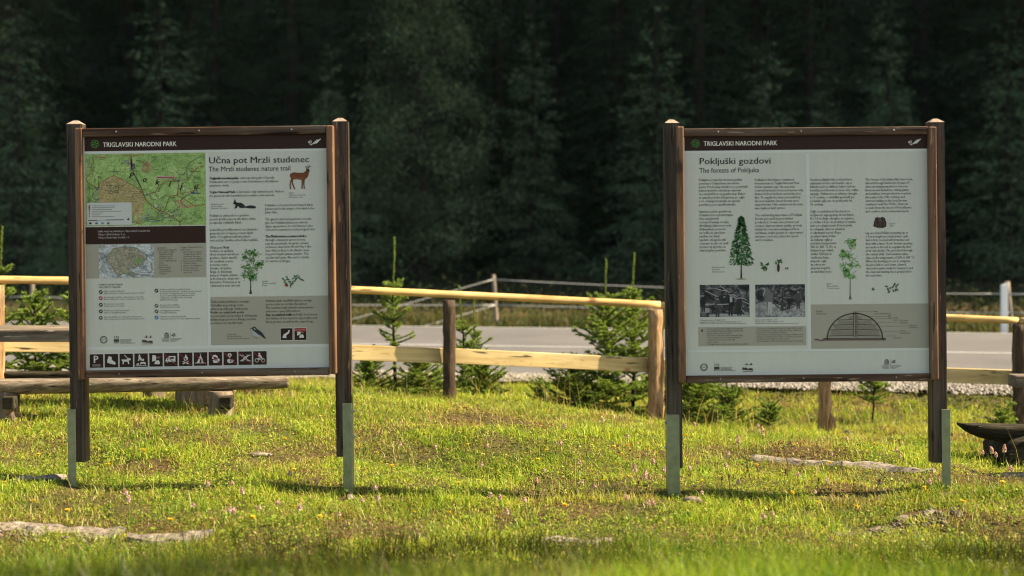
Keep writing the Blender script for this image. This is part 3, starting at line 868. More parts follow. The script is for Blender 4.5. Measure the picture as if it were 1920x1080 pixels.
P.text("The Mrzli studenec nature trail runs\nthrough continuous spruce forests,\npast the grasslands, along the remains\nof defence lines from World War I (the\nSava defence line) to the Blejsko barje\nbog and Grajska planina pasture. This\ncircular trail spans 4km and is suitable\nfor visitors of all ages.", 497.5, 445.5, 6.6, TXT, 86, 6.6, bold=.01)
P.text("The Mrzli studenec nature trail", 497.5, 445.5, 6.6, DARK, 72, bold=.035, layer=4)
P.text("Srnjad\n(Capreolus capreolus)\nEuropean roe deer", 541.5, 363, 4.0, GREYT, 31, 3.9, shear=.15)
P.text("Navadna veverica\nSciurus vulgaris\nEuropean red squirrel", 396, 384, 4.0, GREYT, 30, 3.9, shear=.15)
P.text("Jerebika\n(Sorbus aucuparia)\nRowan", 491.5, 528.5, 4.0, GREYT, 26, 3.9, shear=.15)
P.build("trail_text", pan)
c2 = lambda x, y: (370 + x / 4, 210 + y / 4)
P = Print(B)                                                            # roe deer
deer = (0.17, 0.055, 0.022)
P.poly([c2(*t) for t in ((695, 465), (720, 452), (760, 456), (798, 455), (815, 440), (818, 426), (836, 426), (843, 441), (836, 456), (834, 475), (822, 495), (806, 506), (803, 545), (808, 577), (799, 578), (795, 545), (792, 512), (789, 577), (781, 577), (783, 511), (750, 504), (722, 505), (716, 525), (726, 555), (735, 577), (726, 578), (711, 545), (704, 520), (700, 555), (706, 578), (696, 578), (691, 550), (698, 515), (704, 498), (694, 480))], deer, 4)
P.poly([c2(*t) for t in ((818, 430), (836, 426), (843, 441), (836, 453), (824, 448))], (0.06, 0.035, 0.03), 5)
P.poly([c2(*t) for t in ((712, 480), (760, 495), (800, 490), (792, 503), (750, 501), (718, 496))], (0.26, 0.10, 0.04), 5)
for a in (((824, 428), (812, 406)), ((830, 427), (840, 400)), ((836, 416), (851, 406)), ((822, 420), (826, 404))): P.line([c2(*t) for t in a], 1.0, (0.04, 0.03, 0.03), 5)
P.build("deer_picture", pan)
P = Print(B)                                                            # squirrel
P.poly([c2(*t) for t in ((276, 668), (280, 655), (286, 655), (288, 672), (302, 680), (328, 680), (350, 694), (360, 708), (400, 699), (436, 706), (440, 716), (434, 723), (400, 723), (356, 718), (340, 721), (318, 719), (306, 704), (294, 722), (276, 725), (288, 702), (280, 692), (268, 690))], (0.025, 0.026, 0.028), 4)
P.build("squirrel_picture", pan)
G1 = [(0.06, 0.18, 0.03), (0.10, 0.26, 0.05), (0.05, 0.12, 0.03), (0.15, 0.33, 0.08), (0.20, 0.36, 0.15)]
P = Print(B); broadleaf(P, 470, 469, 551, 50, 526, 3, G1); P.build("rowan_tree_picture", pan)
P = Print(B)
sprig(P, 543, 527, [(-12, -4), (-9, 0), (-7, 4), (-3, -3), (0, 1), (3, 5), (6, 3), (7, -5), (10, -9), (14, -10), (17, -7), (20, -4), (12, -4), (9, 0), (24, -2), (-5, -7), (2, 9)], [(0.08, 0.17, 0.07), (0.13, 0.23, 0.11), (0.05, 0.11, 0.05)], 4.0, 4)
P.disc(538, 535, 2.6, (0.28, 0.05, 0.03), 5, 8); P.disc(535.5, 534, 1.8, (0.33, 0.08, 0.04), 5, 8)
P.build("rowan_sprig_picture", pan)
P = Print(B)
P.rect(391, 557, 617, 648.5, BEIGE, 1)
P.text("Živali pozimi varčujejo z energijo.\nObčutljivost gorskega sveta\nzahteva spoštljivega obiskovalca.", 394, 568, 6.6, TXT, 75, 6.7, bold=.01)
P.text("Hodite po označenih poteh", 394, 588, 6.6, DARK, 63, bold=.035)
P.text("in pomembno prispevajte k ohranjanju\nživljenjskega prostora divjega petelina\nin ruševca ter visokih barij.", 394, 594.5, 6.6, TXT, 88, 6.7, bold=.01)
P.text("Animals must carefully balance energy\nuse in order to survive the winter.\nThe sensitive high altitude environment\nwelcomes respectful visitors.\nStay on marked trails and help us preserve\nthe habitat of the western capercaillie and\nblack grouse, as well as the raised bogs.", 498, 566, 6.6, TXT, 97, 6.6, bold=.01)
P.text("Stay on marked trails", 498, 592.4, 6.6, DARK, 49, bold=.035, layer=4)
P.text("Triprsti detel\n(Picoides tridactylus)\nEurasian three-toed woodpecker", 426, 628.5, 4.0, GREYT, 43, 3.8, shear=.15)
P.build("wildlife_text", pan)
P = Print(B)                                                            # woodpecker
P.poly([(468, 616), (473, 614.5), (475, 612.5), (478.5, 612.5), (481, 616), (487, 620), (492, 624), (494, 627), (499, 635.5), (495, 634), (489, 629), (482, 628), (477, 625), (474, 620), (473.5, 616.8)], (0.035, 0.036, 0.042), 4)
P.poly([(474, 619), (478, 622), (484, 627), (490, 630.5), (482, 632), (476, 629), (473, 624)], (0.42, 0.44, 0.46), 5)
P.line([(478, 631), (477, 634)], 0.7, DARK, 5); P.line([(482, 632), (482, 634.5)], 0.7, DARK, 5); P.line([(476, 615), (479, 618)], 0.9, WHITE, 6)
P.build("woodpecker_picture", pan)


# ---- pictograms: a brown square 26 px wide with a pale figure
def picto(B, panel, x, y, w, draw, red=False):
    P = Print(B)
    P.rect(x - 0.8, y - 0.8, x + w + 0.8, y + w + 0.8, WHITE, 2)
    P.rect(x, y, x + w, y + w, BROWN, 3)
    k = w / 26
    f = lambda *pts: [(x + a * k, y + b_ * k) for a, b_ in pts]
    draw(P, f, k)
    if red: P.line(f((2, 3), (24, 23)), 1.3 * k, RED, 6)
    P.build("pictogram", panel)


W_ = (0.66, 0.66, 0.62)
def d_park(P, f, k):
    P.text("P", *f((6.5, 16.5))[0], 20 * k, W_, 9.5 * k, bold=.05, layer=4)
    for y in (19.5, 21.3, 23): P.line(f((5, y), (21, y)), 0.6, (0.4, 0.36, 0.33), 4)
def d_boot(P, f, k):
    P.poly(f((8, 4), (14, 6), (13.5, 10), (16, 13), (20, 15), (21.5, 18.5), (20, 20.5), (14, 19), (9, 18), (5, 16), (5.5, 11)), W_, 4)
def d_dog(P, f, k):
    P.poly(f((4, 11), (14, 11), (17, 8), (21, 9), (22, 12), (18, 13), (19, 20), (17, 20), (15.5, 15), (9, 15), (8, 20), (6, 20), (6.5, 15), (5, 14)), W_, 4); P.line(f((10, 3), (17, 10)), 1.4, W_, 4)
def d_herd(P, f, k):
    P.disc(*f((10, 3.5))[0], 1.6, W_, 4, 8); P.poly(f((8, 5.5), (12, 5.5), (13, 10), (15, 14), (13, 14), (10.5, 10.5), (9, 14.5), (7, 14), (8.5, 10)), W_, 4); P.line(f((12, 7), (15, 12)), .8, W_, 4)
    P.poly(f((13, 11), (18, 10), (19, 12), (18, 14), (14, 14)), W_, 4); P.poly(f((12, 17), (19, 16), (22, 18), (22, 21), (20, 21), (19, 19.5), (14, 19.5), (13, 21.5), (11, 21)), W_, 4)
    P.poly(f((4, 20), (9, 18.5), (9, 21.5), (4, 21.5)), W_, 4); P.line(f((3, 23.5), (23, 23.5)), .9, W_, 4)
def d_trail(P, f, k):
    P.poly(f((6, 4), (12, 4), (14, 8), (13, 14), (6, 16)), W_, 4); P.poly(f((12, 15), (18, 13), (21, 18), (20, 21), (10, 21)), W_, 4); P.line(f((15, 7), (22, 7)), .9, (0.4, 0.12, 0.1), 4); P.line(f((15, 9), (20, 9)), .9, (0.4, 0.36, 0.33), 4)
def d_camper(P, f, k):
    P.poly(f((3, 14), (5, 10), (9, 9), (9, 6), (22, 6), (22, 17), (3, 17)), W_, 4)
    for x in (7, 18): P.disc(*f((x, 17.5))[0], 2.3 * k, BROWN, 5, 10); P.disc(*f((x, 17.5))[0], 1.3 * k, W_, 6, 8)
    P.rect(*f((12, 8))[0], *f((19, 11.5))[0], BROWN, 5); P.poly(f((5, 13), (6.2, 11), (8.3, 11), (8.3, 13)), BROWN, 5)
def d_fire(P, f, k):
    P.poly(f((13, 3), (16, 7), (15.5, 9), (17, 8), (17.5, 12), (16, 15.5), (11, 15.5), (9, 12), (11.5, 8)), W_, 4); P.poly(f((13, 9), (14.7, 13), (12.5, 14.5), (11.5, 12)), BROWN, 5)
    P.line(f((8, 21.5), (18.5, 17)), 1.8, W_, 4); P.line(f((8, 17), (18.5, 21.5)), 1.8, W_, 4)
def d_tent(P, f, k):
    P.poly(f((13, 5), (20, 20), (6, 20)), W_, 4); P.poly(f((13, 11), (15.5, 20), (11, 20)), BROWN, 5); P.line(f((12, 3), (13.5, 6)), .9, W_, 4); P.line(f((14, 3), (12.5, 6)), .9, W_, 4); P.line(f((3, 20.5), (23, 20.5)), 1.0, W_, 4)
def d_pick(P, f, k):
    P.poly(f((6, 12), (8, 6), (14, 5), (18, 9), (17, 12), (13, 9), (10, 10), (10, 14)), W_, 4); P.poly(f((8, 16), (20, 12), (22, 15), (19, 20), (10, 21)), W_, 4); P.line(f((12, 16), (18, 14.5)), 1.0, BROWN, 5)
def d_flower(P, f, k):
    for a in range(5): P.disc(*f((12 + 2.7 * math.cos(a * 1.257), 6.5 + 2.7 * math.sin(a * 1.257)))[0], 1.6 * k, W_, 4, 8)
    P.line(f((12, 9), (13, 15)), 1.1, W_, 4); P.poly(f((7, 15), (12, 13.5), (20, 16), (19, 20), (12, 22), (8, 20)), W_, 4); P.disc(*f((14, 18))[0], 1.7 * k, BROWN, 5, 8)
def d_drone(P, f, k):
    P.line(f((5, 7), (21, 18)), 1.8, W_, 4); P.line(f((21, 7), (5, 18)), 1.8, W_, 4); P.disc(*f((13, 12.5))[0], 3.4 * k, W_, 5, 10)
    for a in ((2.5, 7), (16, 7), (3.5, 18), (16, 18)): P.line(f(a, (a[0] + 7.5, a[1])), 1.2, W_, 4)
def d_moto(P, f, k):
    for x in (7, 19): P.ring(*f((x, 17.5))[0], 3.4 * k, 1.3 * k, W_, 4, 12)
    P.poly(f((7, 16), (11, 12), (17, 11), (20, 16), (15, 17)), W_, 4); P.disc(*f((12, 5))[0], 2 * k, W_, 4, 8); P.poly(f((10, 7), (14, 7), (17, 10), (14, 13), (11, 12)), W_, 4)
def d_path(P, f, k):
    P.poly(f((4, 21), (13, 21), (12, 16), (19, 10), (20, 4), (17, 4), (16, 8), (7, 13)), W_, 4)


for k, (fn, rd) in enumerate(((d_park, 0), (d_boot, 0), (d_dog, 0), (d_herd, 0), (d_trail, 0), (d_camper, 1), (d_fire, 1), (d_tent, 1), (d_pick, 1), (d_flower, 1), (d_drone, 1), (d_moto, 1))):
    picto(B, pan, 168.3 + 27.85 * k, 664.3 - 0.53 * k, 25.4, fn, bool(rd))
picto(B, pan, 526, 615.5, 22.5, d_path); picto(B, pan, 552, 615.2, 22.5, d_trail)
P = Print(B); P.rect(552.3, 615.5, 574.4, 622, RED, 5); P.line([(554, 618.6), (572, 618.4)], 1.0, (0.5, 0.3, 0.28), 6); P.build("warning_strip", pan)

# ================================================================== right board
B = Board(1514, 477, 0.55, "information board with the dark spruce picture and two old photographs")
pan = frame(B, (1249, 1277.5), (1747, 1776.5), (222.5, 221), (879, 869), (1269.5, 1283, 237.5, 717), (1740, 1755, 238, 711), (239.5, 254.5), (702, 715.5),
            (1252.5, 1275, 778, 942, -1), (1767.5, 1784, 768, 924, 1))
header(B, pan, 1283.3, 255, 1739, 283, 1304, 269, 1319, 273.5, 1708, 267)
P = Print(B)
P.rect(1283.6, 283, 1739, 288, GUT, 1)
P.rect(1511, 288, 1517.3, 655, GUT, 2)
P.rect(1289.5, 656.5, 1742, 661, GUT, 3)
P.build("light_border", pan)
P = Print(B)
P.text("Pokljuški gozdovi", 1310.5, 308, 17.0, DARK, 134, bold=.022)
P.text("The forests of Pokljuka", 1311, 324, 13.2, DARK, 112, bold=.004)
P.build("title", pan)
P = Print(B)
kw = dict(pitch=6.63, bold=.01)
P.text("Pokljuka je največja strnjena gozdna\npovršina v Triglavskem narodnem\nparku. Pred nekaj stoletji so jo prekrivali\nbukovi gozdovi, smreka je uspevala\nle v mraziščih in na gozdni meji. Bukev\nso zaradi potrebe železarstva po oglju\nv 16. stoletju izsekavali, na ogolele\npovršine pa so zasadili smreko.", 1310.3, 339.5, 6.6, TXT, 91, **kw)
P.text("Izjemen pomen gozdov na\nPokljuki ni le v pridobivanju\nlesa, ampak tudi\nv preprečevanju erozije,\nizboljšanju kakovosti vode,\nživljenjskem prostoru\nza redke in ogrožene\nrastline ter živali.\nLjudem omogoča stik\nz naravo in mir ter nudi\nprostor za športne in\nrekreacijske površine.", 1311, 398.8, 6.6, TXT, 62.5, **kw)
P.text("Pokljuka is the largest continuous\nforested area in Triglav National Park.\nA few centuries ago, the area was\ncovered by beech forest and spruce only\nthrived in frost hollows and at the tree\nline. To supply the charcoal needed by\nthe iron industry, beech forests were\ncleared in the 16th century and the area\nwas replaced with spruce.\n\nThe outstanding importance of Pokljuka\nforests goes well beyond timber\nproduction. Forests also prevent soil\nerosion, improve water quality, provide\nhabitat for rare and endangered flora\nand fauna, enable people to enjoy nature\nand peace, and are a place for sports\nand recreation.", 1415, 339.3, 6.6, TXT, 90.5, **kw)
P.text("Gozdove Julijskih Alp je večstoletno\noglarjenje močno spremenilo, saj so\nfužinske peči in talilnice, kakor tudi ter\nkovačije potrebovale za svoje delo veliko\nenergije. Fužinarstvo je vrhunec doseglo\nv 19. stoletju, v okoliških gozdovih pa\nso kuhali oglje vse do petdesetih let\n20. stoletja.\n\nOglje se pridobiva iz lesa listavcev\nin iglavcev, najpogosteje iz lesa bukve.\nDo 1,5 m dolge okroglice in cepanice\nse složijo v kopo in prekrijejo z vejami,\nnato pa s plastjo prsti. Dovod zraka\nin odvajanje dima se uravnava\nz odprtinami v prsti. Kopa\nse zakuri skozi stržen.\nZa kuhanje oglja je\npotrebna temperatura\n240 do 280 °C. Ko se\nkuhana kopa ohladi,\nsledijo čiščenje in\nrazdiranje kope,\npriprava oglja\nza odvoz ter\npriprava kopišča\nza naslednje kope.", 1518.6, 339, 6.6, TXT, 90.5, **kw)
P.text("The forests of the Julian Alps have been\naltered through hundreds of years of\ncharcoal making needed to run iron\nfurnaces and foundries, coking plants\nand smithies. Iron production reached\nthe peak in the 19th century, and\ncharcoal making in the local forests\ncontinued until the 1950s. Charcoal\nis made from the wood of broadleaves\nand conifers, most commonly beech.", 1622.3, 338.7, 6.6, TXT, 88, **kw)
P.text("Lap wood and billets measuring up to\n1.5 m in length are stacked into a pile\nthat is first covered with branches and\nthen with a layer of soil. Several openings\nare made in the soil to regulate the flow\nof air and smoke. The pit is fired through\nthe central shaft. Carbonisation takes\nplace at the temperature of 240 to 280 °C.\nWhen the burning process is complete,\nthe pit is left to cool down, cleared,\ncharcoal is made ready for transport, and\nthe charcoal burning site is prepared for\nthe next burn.", 1622.8, 439, 6.6, TXT, 91.5, **kw)
P.text("Navadna smreka\nPicea abies\nEuropean spruce", 1335, 502.5, 4.0, GREYT, 24, 4.1, shear=.15)
P.text("Bukev\nFagus sylvatica\nCommon beech", 1550, 533.5, 4.0, GREYT, 24, 4.1, shear=.15)
P.text("Zoglena\nOglje", 1667, 420.5, 4.0, GREYT, 12, 4.1, shear=.15)
P.text("Kostanjeva jama na Pokljuki, 1912\nLoggers harvesting wood at the Pokljuka plateau, 1912", 1312, 601.5, 4.0, GREYT, 78, 3.6, shear=.15)
P.line([(1312, 607), (1399, 606.6)], .6, GREYT, 3)
P.text("Konj s sanmi, delavec, 1912\nHorse hay on sleigh, delavec, 1912", 1416, 600.8, 4.0, GREYT, 53, 3.6, shear=.15)
P.line([(1416, 606.5), (1498, 606)], .6, GREYT, 3)
P.build("forest_text", pan)
P = Print(B)                                                            # spruce picture
g = random.Random(11)
P.poly([(1388.2, 522), (1391.6, 522), (1390.7, 495), (1390.0, 440), (1389.4, 440), (1388.9, 495)], (0.06, 0.04, 0.03), 3)
P.disc(1389.5, 523.2, 11, (0.26, 0.22, 0.10), 2, 12, 1.0)
for k in range(520):
    t = k / 520
    y = 406 + t * 90; w = 2 + 21 * t ** 0.85
    x = 1389.7 + g.uniform(-1, 1) * w
    sg = 1 if x > 1389.7 else -1
    P.poly([(x, y - 1.5), (x + sg * g.uniform(3, 5), y + g.uniform(1, 4)), (x - sg * 1.2, y + 1.6)], g.choice(((0.025, 0.10, 0.025), (0.04, 0.16, 0.04), (0.07, 0.22, 0.06), (0.02, 0.06, 0.02))), 4 + k % 3)
P.poly([(1389.2, 412), (1390.0, 403), (1390.8, 412)], (0.03, 0.10, 0.03), 4)
P.build("spruce_picture", pan)
P = Print(B)                                                            # twig, cone, seeds
gs = [(0.03, 0.09, 0.02), (0.05, 0.14, 0.03), (0.10, 0.20, 0.05)]
sprig(P, 1433, 499, [(-5, -5), (-4, -1), (-3, 4), (0, 7), (2, 1), (5, -3), (4, 5), (7, -4), (0, 3)], gs, 4.2, 8); P.disc(1436, 504, 1.3, (0.17, 0.05, 0.04), 5, 6)
P.build("twig_picture", pan); P = Print(B)
sprig(P, 1459, 490, [(-4, 3), (0, -1), (4, -2), (6, 1), (2, 2)], gs, 4.0, 9)
P.disc(1459.4, 502, 2.7, (0.07, 0.03, 0.018), 5, 10, 8.4)
P.build("cone_picture", pan); P = Print(B)
P.disc(1473.5, 503, 1.2, (0.10, 0.04, 0.02), 5, 8, 2.2); P.disc(1477, 503, 1.2, (0.10, 0.04, 0.02), 5, 8, 2.2)
P.build("seed_picture", pan)
G2 = [(0.12, 0.34, 0.07), (0.20, 0.46, 0.11), (0.09, 0.24, 0.06), (0.30, 0.52, 0.18)]
P = Print(B); broadleaf(P, 1594, 447, 561.5, 42, 524, 12, G2, (0.14, 0.14, 0.13), 400); P.build("beech_tree_picture", pan)
P = Print(B)
sprig(P, 1672, 541, [(-10, -4), (-5, 6), (-3, -1), (2, -3), (5, -8), (8, -4), (11, -7), (7, 3), (10, 2), (3, 4), (-7, 2)], [(0.04, 0.10, 0.03), (0.08, 0.16, 0.06), (0.03, 0.07, 0.03)], 3.8, 14)
P.build("beech_leaf_picture", pan); P = Print(B)
P.poly([(1636.8, 538), (1638, 541), (1641, 542), (1638, 543.5), (1637, 546), (1635.5, 543), (1633, 542), (1635.6, 540.8)], (0.10, 0.07, 0.05), 4)
P.build("beech_bud_picture", pan)
P = Print(B)
P.poly([(1637.5, 424), (1639, 415), (1641, 411), (1641, 408), (1645, 407), (1650, 408.5), (1655, 406.5), (1659, 409), (1662, 418), (1661.5, 425), (1655, 427.5), (1645, 427)], (0.045, 0.032, 0.027), 4)
for pts in ([(1646, 409), (1648, 418), (1646, 425)], [(1652, 412), (1651, 424)], [(1657, 411), (1657.5, 424)], [(1641, 414), (1643, 423)]): P.line(pts, 1.0, (0.13, 0.095, 0.08), 5)
P.poly([(1646, 411), (1652, 411), (1651, 414), (1647, 415)], (0.16, 0.12, 0.10), 5)
P.build("charcoal_picture", pan)
# old photographs
M_ph = relief_mat("old photograph", [(0.34, (0.012, 0.012, 0.014)), (0.48, (0.05, 0.05, 0.055)), (0.58, (0.14, 0.14, 0.145)), (0.72, (0.40, 0.40, 0.40))], 30, 1.0, 9, 95)
M_ph2 = relief_mat("old photograph snow", [(0.32, (0.12, 0.12, 0.125)), (0.55, (0.33, 0.33, 0.335)), (0.75, (0.52, 0.52, 0.52))], 34, 0.8, 8, 90)
gk = lambda v: (v, v, v * 1.04)


def man(P, x, y, h, coat, legs, hat=True, lay=4):
    P.disc(x, y + h * .07, h * .055, gk(.30), lay + 1, 8)
    if hat: P.poly([(x - h * .09, y + h * .04), (x - h * .05, y - h * .02), (x + h * .05, y - h * .02), (x + h * .09, y + h * .04)], gk(.02), lay + 2)
    P.poly([(x - h * .06, y + h * .12), (x + h * .06, y + h * .12), (x + h * .14, y + h * .2), (x + h * .14, y + h * .5), (x + h * .09, y + h * .56), (x - h * .1, y + h * .56), (x - h * .15, y + h * .48), (x - h * .14, y + h * .2)], gk(coat), lay)
    P.poly([(x - h * .1, y + h * .55), (x + h * .1, y + h * .55), (x + h * .09, y + h), (x + h * .02, y + h), (x, y + h * .66), (x - h * .03, y + h), (x - h * .1, y + h)], gk(legs), lay)


P = Print(B)
P.rect(1311.8, 534.3, 1405, 594.7, M_ph, 1)
P.poly([(1312.5, 576), (1330, 578), (1331, 586), (1313, 587)], gk(.30), 2); P.poly([(1330, 590), (1360, 588), (1400, 590), (1404, 594), (1330, 594)], gk(.34), 2)
for a in (((1350, 536), (1372, 552), (1400, 562)), ((1366, 552), (1404, 570)), ((1340, 541), (1362, 546)), ((1322, 545), (1345, 556)), ((1322, 571), (1345, 570)), ((1385, 576), (1404, 592))): P.line(a, 1.3, gk(.36), 2)
for x, y, h, c_, l in ((1318.5, 552, 34, .025, .03), (1345.5, 558, 36, .07, .05), (1358, 554, 34, .03, .04), (1370, 550, 42, .02, .025), (1386, 556, 36, .035, .03)): man(P, x, y, h, c_, l)
P.poly([(1368, 556), (1373, 556), (1373, 566), (1368.5, 567)], gk(.42), 7); P.line([(1345, 571), (1366, 570)], 1.5, gk(.38), 7)
P.build("old_photograph", pan)
P = Print(B)
P.rect(1416, 533.7, 1509.2, 595, M_ph, 1)
P.poly([(1416.6, 570), (1440, 564), (1475, 577), (1505, 566), (1508.8, 569), (1509, 594.3), (1416.8, 594.3)], M_ph2, 2)
P.poly([(1434, 541), (1438, 538), (1442, 543), (1446, 548), (1450, 556), (1450, 568), (1446.5, 570), (1447, 591), (1443.5, 591), (1443, 573), (1441.5, 573), (1441.5, 591), (1438, 591), (1438, 569), (1434.5, 564), (1435.5, 553), (1431, 557), (1429, 553)], gk(.15), 4)
P.poly([(1440, 566), (1447, 566), (1447, 591), (1443.5, 591), (1443, 574), (1441.5, 591), (1438.5, 591)], gk(.44), 5); P.line([(1434.5, 543), (1431.5, 553)], 1.2, gk(.45), 5)
for a in (((1449, 560), (1478, 578)), ((1449, 567), (1466, 582), (1492, 573)), ((1452, 555), (1492, 566)), ((1468, 540), (1466, 582))): P.line(a, 1.4, gk(.03), 4)
P.poly([(1463, 568), (1470, 565), (1469, 583), (1464, 583)], gk(.06), 5)
man(P, 1496.5, 545, 34, .07, .05)
man(P, 1479, 556, 24, .03, .04)
P.build("old_photograph", pan)
P = Print(B)
P.rect(1309.2, 613.2, 1511.4, 649.4, BEIGE, 1)
P.poly([(1314.2, 618), (1318.6, 618), (1316.8, 622.5), (1315.8, 622.5)], DARK, 3)
P.text("Navadna smreka je najbolj razširjena drevesna vrsta\nin je na Pokljuki zasajena na velikih površinah gozda\nzaradi potrebe po lesu v preteklosti.\nDanes raste na tleh, kjer bi naravno uspevala bukev\nin kjer so gozdovi mešani. V naravnih gozdovih je\nveč vrst dreves, zato je gozd odpornejši\nna sušo in veter.\nV Sloveniji je danes več kot polovica površine pod gozdom.", 1325, 618, 4.2, TXT, 78, 4.1, shear=.15)
P.text("The spruce dominated forest of today is the result\nof an important change in the structure of forests\nfrom beech and mixed woodland.\nThe forests of the plateau provide good timber and\nhabitat for animals which live in old woods and are\nrarely found elsewhere in the region.\nNow the share of beech in these forests is growing.", 1418, 617, 4.2, TXT, 88, 4.0, shear=.15)
P.build("fact_box", pan)
P = Print(B)
P.rect(1517.4, 571, 1742.5, 655.5, BEIGE, 1)
P.text("Kopišče\nCharcoal pit", 1530, 585, 4.2, TXT, 19, 4.4, shear=.15)
arc = [(1603 + 52 * math.cos(PI + k * PI / 24), 636 + 48.5 * math.sin(PI + k * PI / 24)) for k in range(25)]
P.poly(arc, (0.335, 0.315, 0.255), 2)
P.line(arc, 2.0, (0.06, 0.04, 0.035), 5)
for y in (600, 609.5, 618.5, 630):
    hw = 52 * math.sqrt(max(0, 1 - ((636 - y) / 48.5) ** 2)) - 2
    P.line([(1603 - hw, y), (1603 - 4, y - 1)], 1.1, (0.07, 0.05, 0.04), 4); P.line([(1603 + 4, y - 1), (1603 + hw, y)], 1.1, (0.07, 0.05, 0.04), 4)
for k in range(34):
    for sg in (-1, 1):
        x = 1603 + sg * (4 + k * 1.4)
        top_ = 636 - 48.5 * math.sqrt(max(0, 1 - ((x - 1603) / 52) ** 2))
        for y0, y1 in ((591, 600), (600, 609), (609, 618), (618, 631)):
            if y0 > top_ + 2: P.line([(x, y1 - 1), (x + sg * -2.5, y0 + 1.5)], 0.4, (0.12, 0.10, 0.085), 3)
for x in (1600.3, 1603.6, 1606.6): P.line([(x, 584), (x, 631)], 1.2, (0.08, 0.055, 0.05), 5)
P.poly([(1527, 635.5), (1533, 635), (1537, 637), (1541, 637.5), (1545, 633.5), (1661, 633.5), (1661, 638), (1545, 638.5), (1540, 640), (1535, 638.5), (1527, 637.5)], (0.12, 0.09, 0.08), 5)
for x0, y, x1 in ((1608, 584.5, 1635), (1630, 593.5, 1664), (1640, 597.5, 1672), (1645, 604, 1686), (1650, 611.5, 1703), (1655, 622, 1685), (1660, 630, 1673)): P.line([(x0, y), (x1, y)], .45, GREYT, 4)
for x, y, t, w in ((1637, 585, "stržen\ncentral shaft (chimney)", 33), (1674.5, 597, "zemlja\nmeadow", 12), (1687.5, 602.5, "prva plast\nthird layer", 16), (1704.5, 611, "druga plast\nsecond layer", 16), (1687, 621.5, "prva plast\nfirst layer floor", 20), (1675, 630.5, "tla\npit bottom", 15)):
    P.text(t, x, y, 4.0, TXT, w, 4.2, shear=.15)
P.ring(1668, 593.5, 2.6, .6, GREYT, 4, 8)
P.build("charcoal_pit_diagram", pan)
logos(B, pan, 1320, 688.5, 1658, 680)
# ------------------------------------------------------------------ wooden fence along the lawn (bends at the stripped post)
PB = Vector((1.213, 12.40, 0))
LD = Vector((-math.cos(R(16)), -math.sin(R(16)), 0))
RD = Vector((math.cos(R(-3)), math.sin(R(-3)), 0))


def on_left(px):
    """point of the left fence line seen at photo column px"""
    k = (px - CX) / FP
    t = (PB.x - k * PB.y) / (k * LD.y - LD.x)
    return PB + LD * t


def on_right(px):
    k = (px - CX) / FP
    t = (PB.x - k * PB.y) / (k * RD.y - RD.x)
    return PB + RD * t


def zat(py, d):
    return CZ - (py - HY) / FP * d


fence = empty("wooden_fence", (PB.x, PB.y, gz(PB.x, PB.y)))
tag(fence, "pale two rail wooden fence on dark log posts between lawn and road", "fence")


def fpost(px, ytop, r0, r1, mat, pos, seed, rough=0.10, lean=0.0):
    p = pos(px)
    front = Vector((0, -0.07, 0))
    b0 = Vector((p.x, p.y, 0)) + front - Vector((fence.location.x, fence.location.y, 0))
    zt = zat(ytop, p.y) - fence.location.z
    zb = gz(p.x, p.y) - 0.12 - fence.location.z
    pts = [b0 + Vector((lean * t, 0, zb + (zt - zb) * t)) for t in (0, .08, .3, .6, 1)]
    rad = [r1 * 1.08, r1, (r0 + r1) / 2 * 0.98, r0 * 1.03, r0]
    return log("post", pts, rad, mat, fence, rough=rough, seed=seed, sides=18, sub=6)


fpost(-2, 534, .062, .075, M_stripped, on_left, 1)
fpost(430, 548, .055, .06, M_barkpost, on_left, 2)
fpost(843, 562, .049, .055, M_barkpost, on_left, 3, 0.13)
fpost(1228, 579, .064, .074, M_stripped, on_left, 4, 0.22)
fpost(1543, 592, .054, .056, M_stripped, on_right, 5, 0.16)
fpost(1907, 607, .062, .060, M_barkpost, on_right, 6, 0.12)
fpost(2290, 622, .06, .062, M_barkpost, on_right, 7)
# splinter standing off the foot of one post
p = on_right(1556)
bm = bmesh.new()
log_bm(bm, [Vector((p.x, p.y - .12, gz(p.x, p.y) - .05)) - fence.location, Vector((p.x - .004, p.y - .11, gz(p.x, p.y) + .12)) - fence.location, Vector((p.x - .02, p.y - .10, gz(p.x, p.y) + .19)) - fence.location], [.032, .028, .006], 8, .15, seed=9, sub=3)
from_bm("splinter", bm, M_stripped, fence)


def rail(name, pos, pxs, ys, half, depth, mat, rounded=False, seed=0, off=0.0):
    """one rail from photo column to photo column; ys = its middle row at each end; half = half its height in metres"""
    a, b_ = pos(pxs[0]), pos(pxs[1])
    A = Vector((a.x, a.y + off, zat(ys[0], a.y))) - fence.location
    Bv = Vector((b_.x, b_.y + off, zat(ys[1], b_.y))) - fence.location
    mid = (A + Bv) / 2
    d = (Bv - A)
    ln = d.length
    if rounded:
        bm = bmesh.new()
        log_bm(bm, [Vector((-ln / 2, 0, 0)), Vector((-ln / 6, 0, .004)), Vector((ln / 6, 0, .003)), Vector((ln / 2, 0, 0))], [half, half * .97, half, half * .96], 14, .05, seed=seed, sub=10)
        o = from_bm(name, bm, mat, fence, smooth=True)
        o.data.polygons.foreach_set("use_smooth", [len(p_.vertices) == 4 for p_ in o.data.polygons])
    else:
        bm = bmesh.new()
        bm_box(bm, (-ln / 2, -depth / 2, -half), (ln / 2, depth / 2, half), 0.004)
        o = from_bm(name, bm, mat, fence)
    o.location = mid
    o.rotation_euler = d.to_track_quat('X', 'Z').to_euler()
    return o


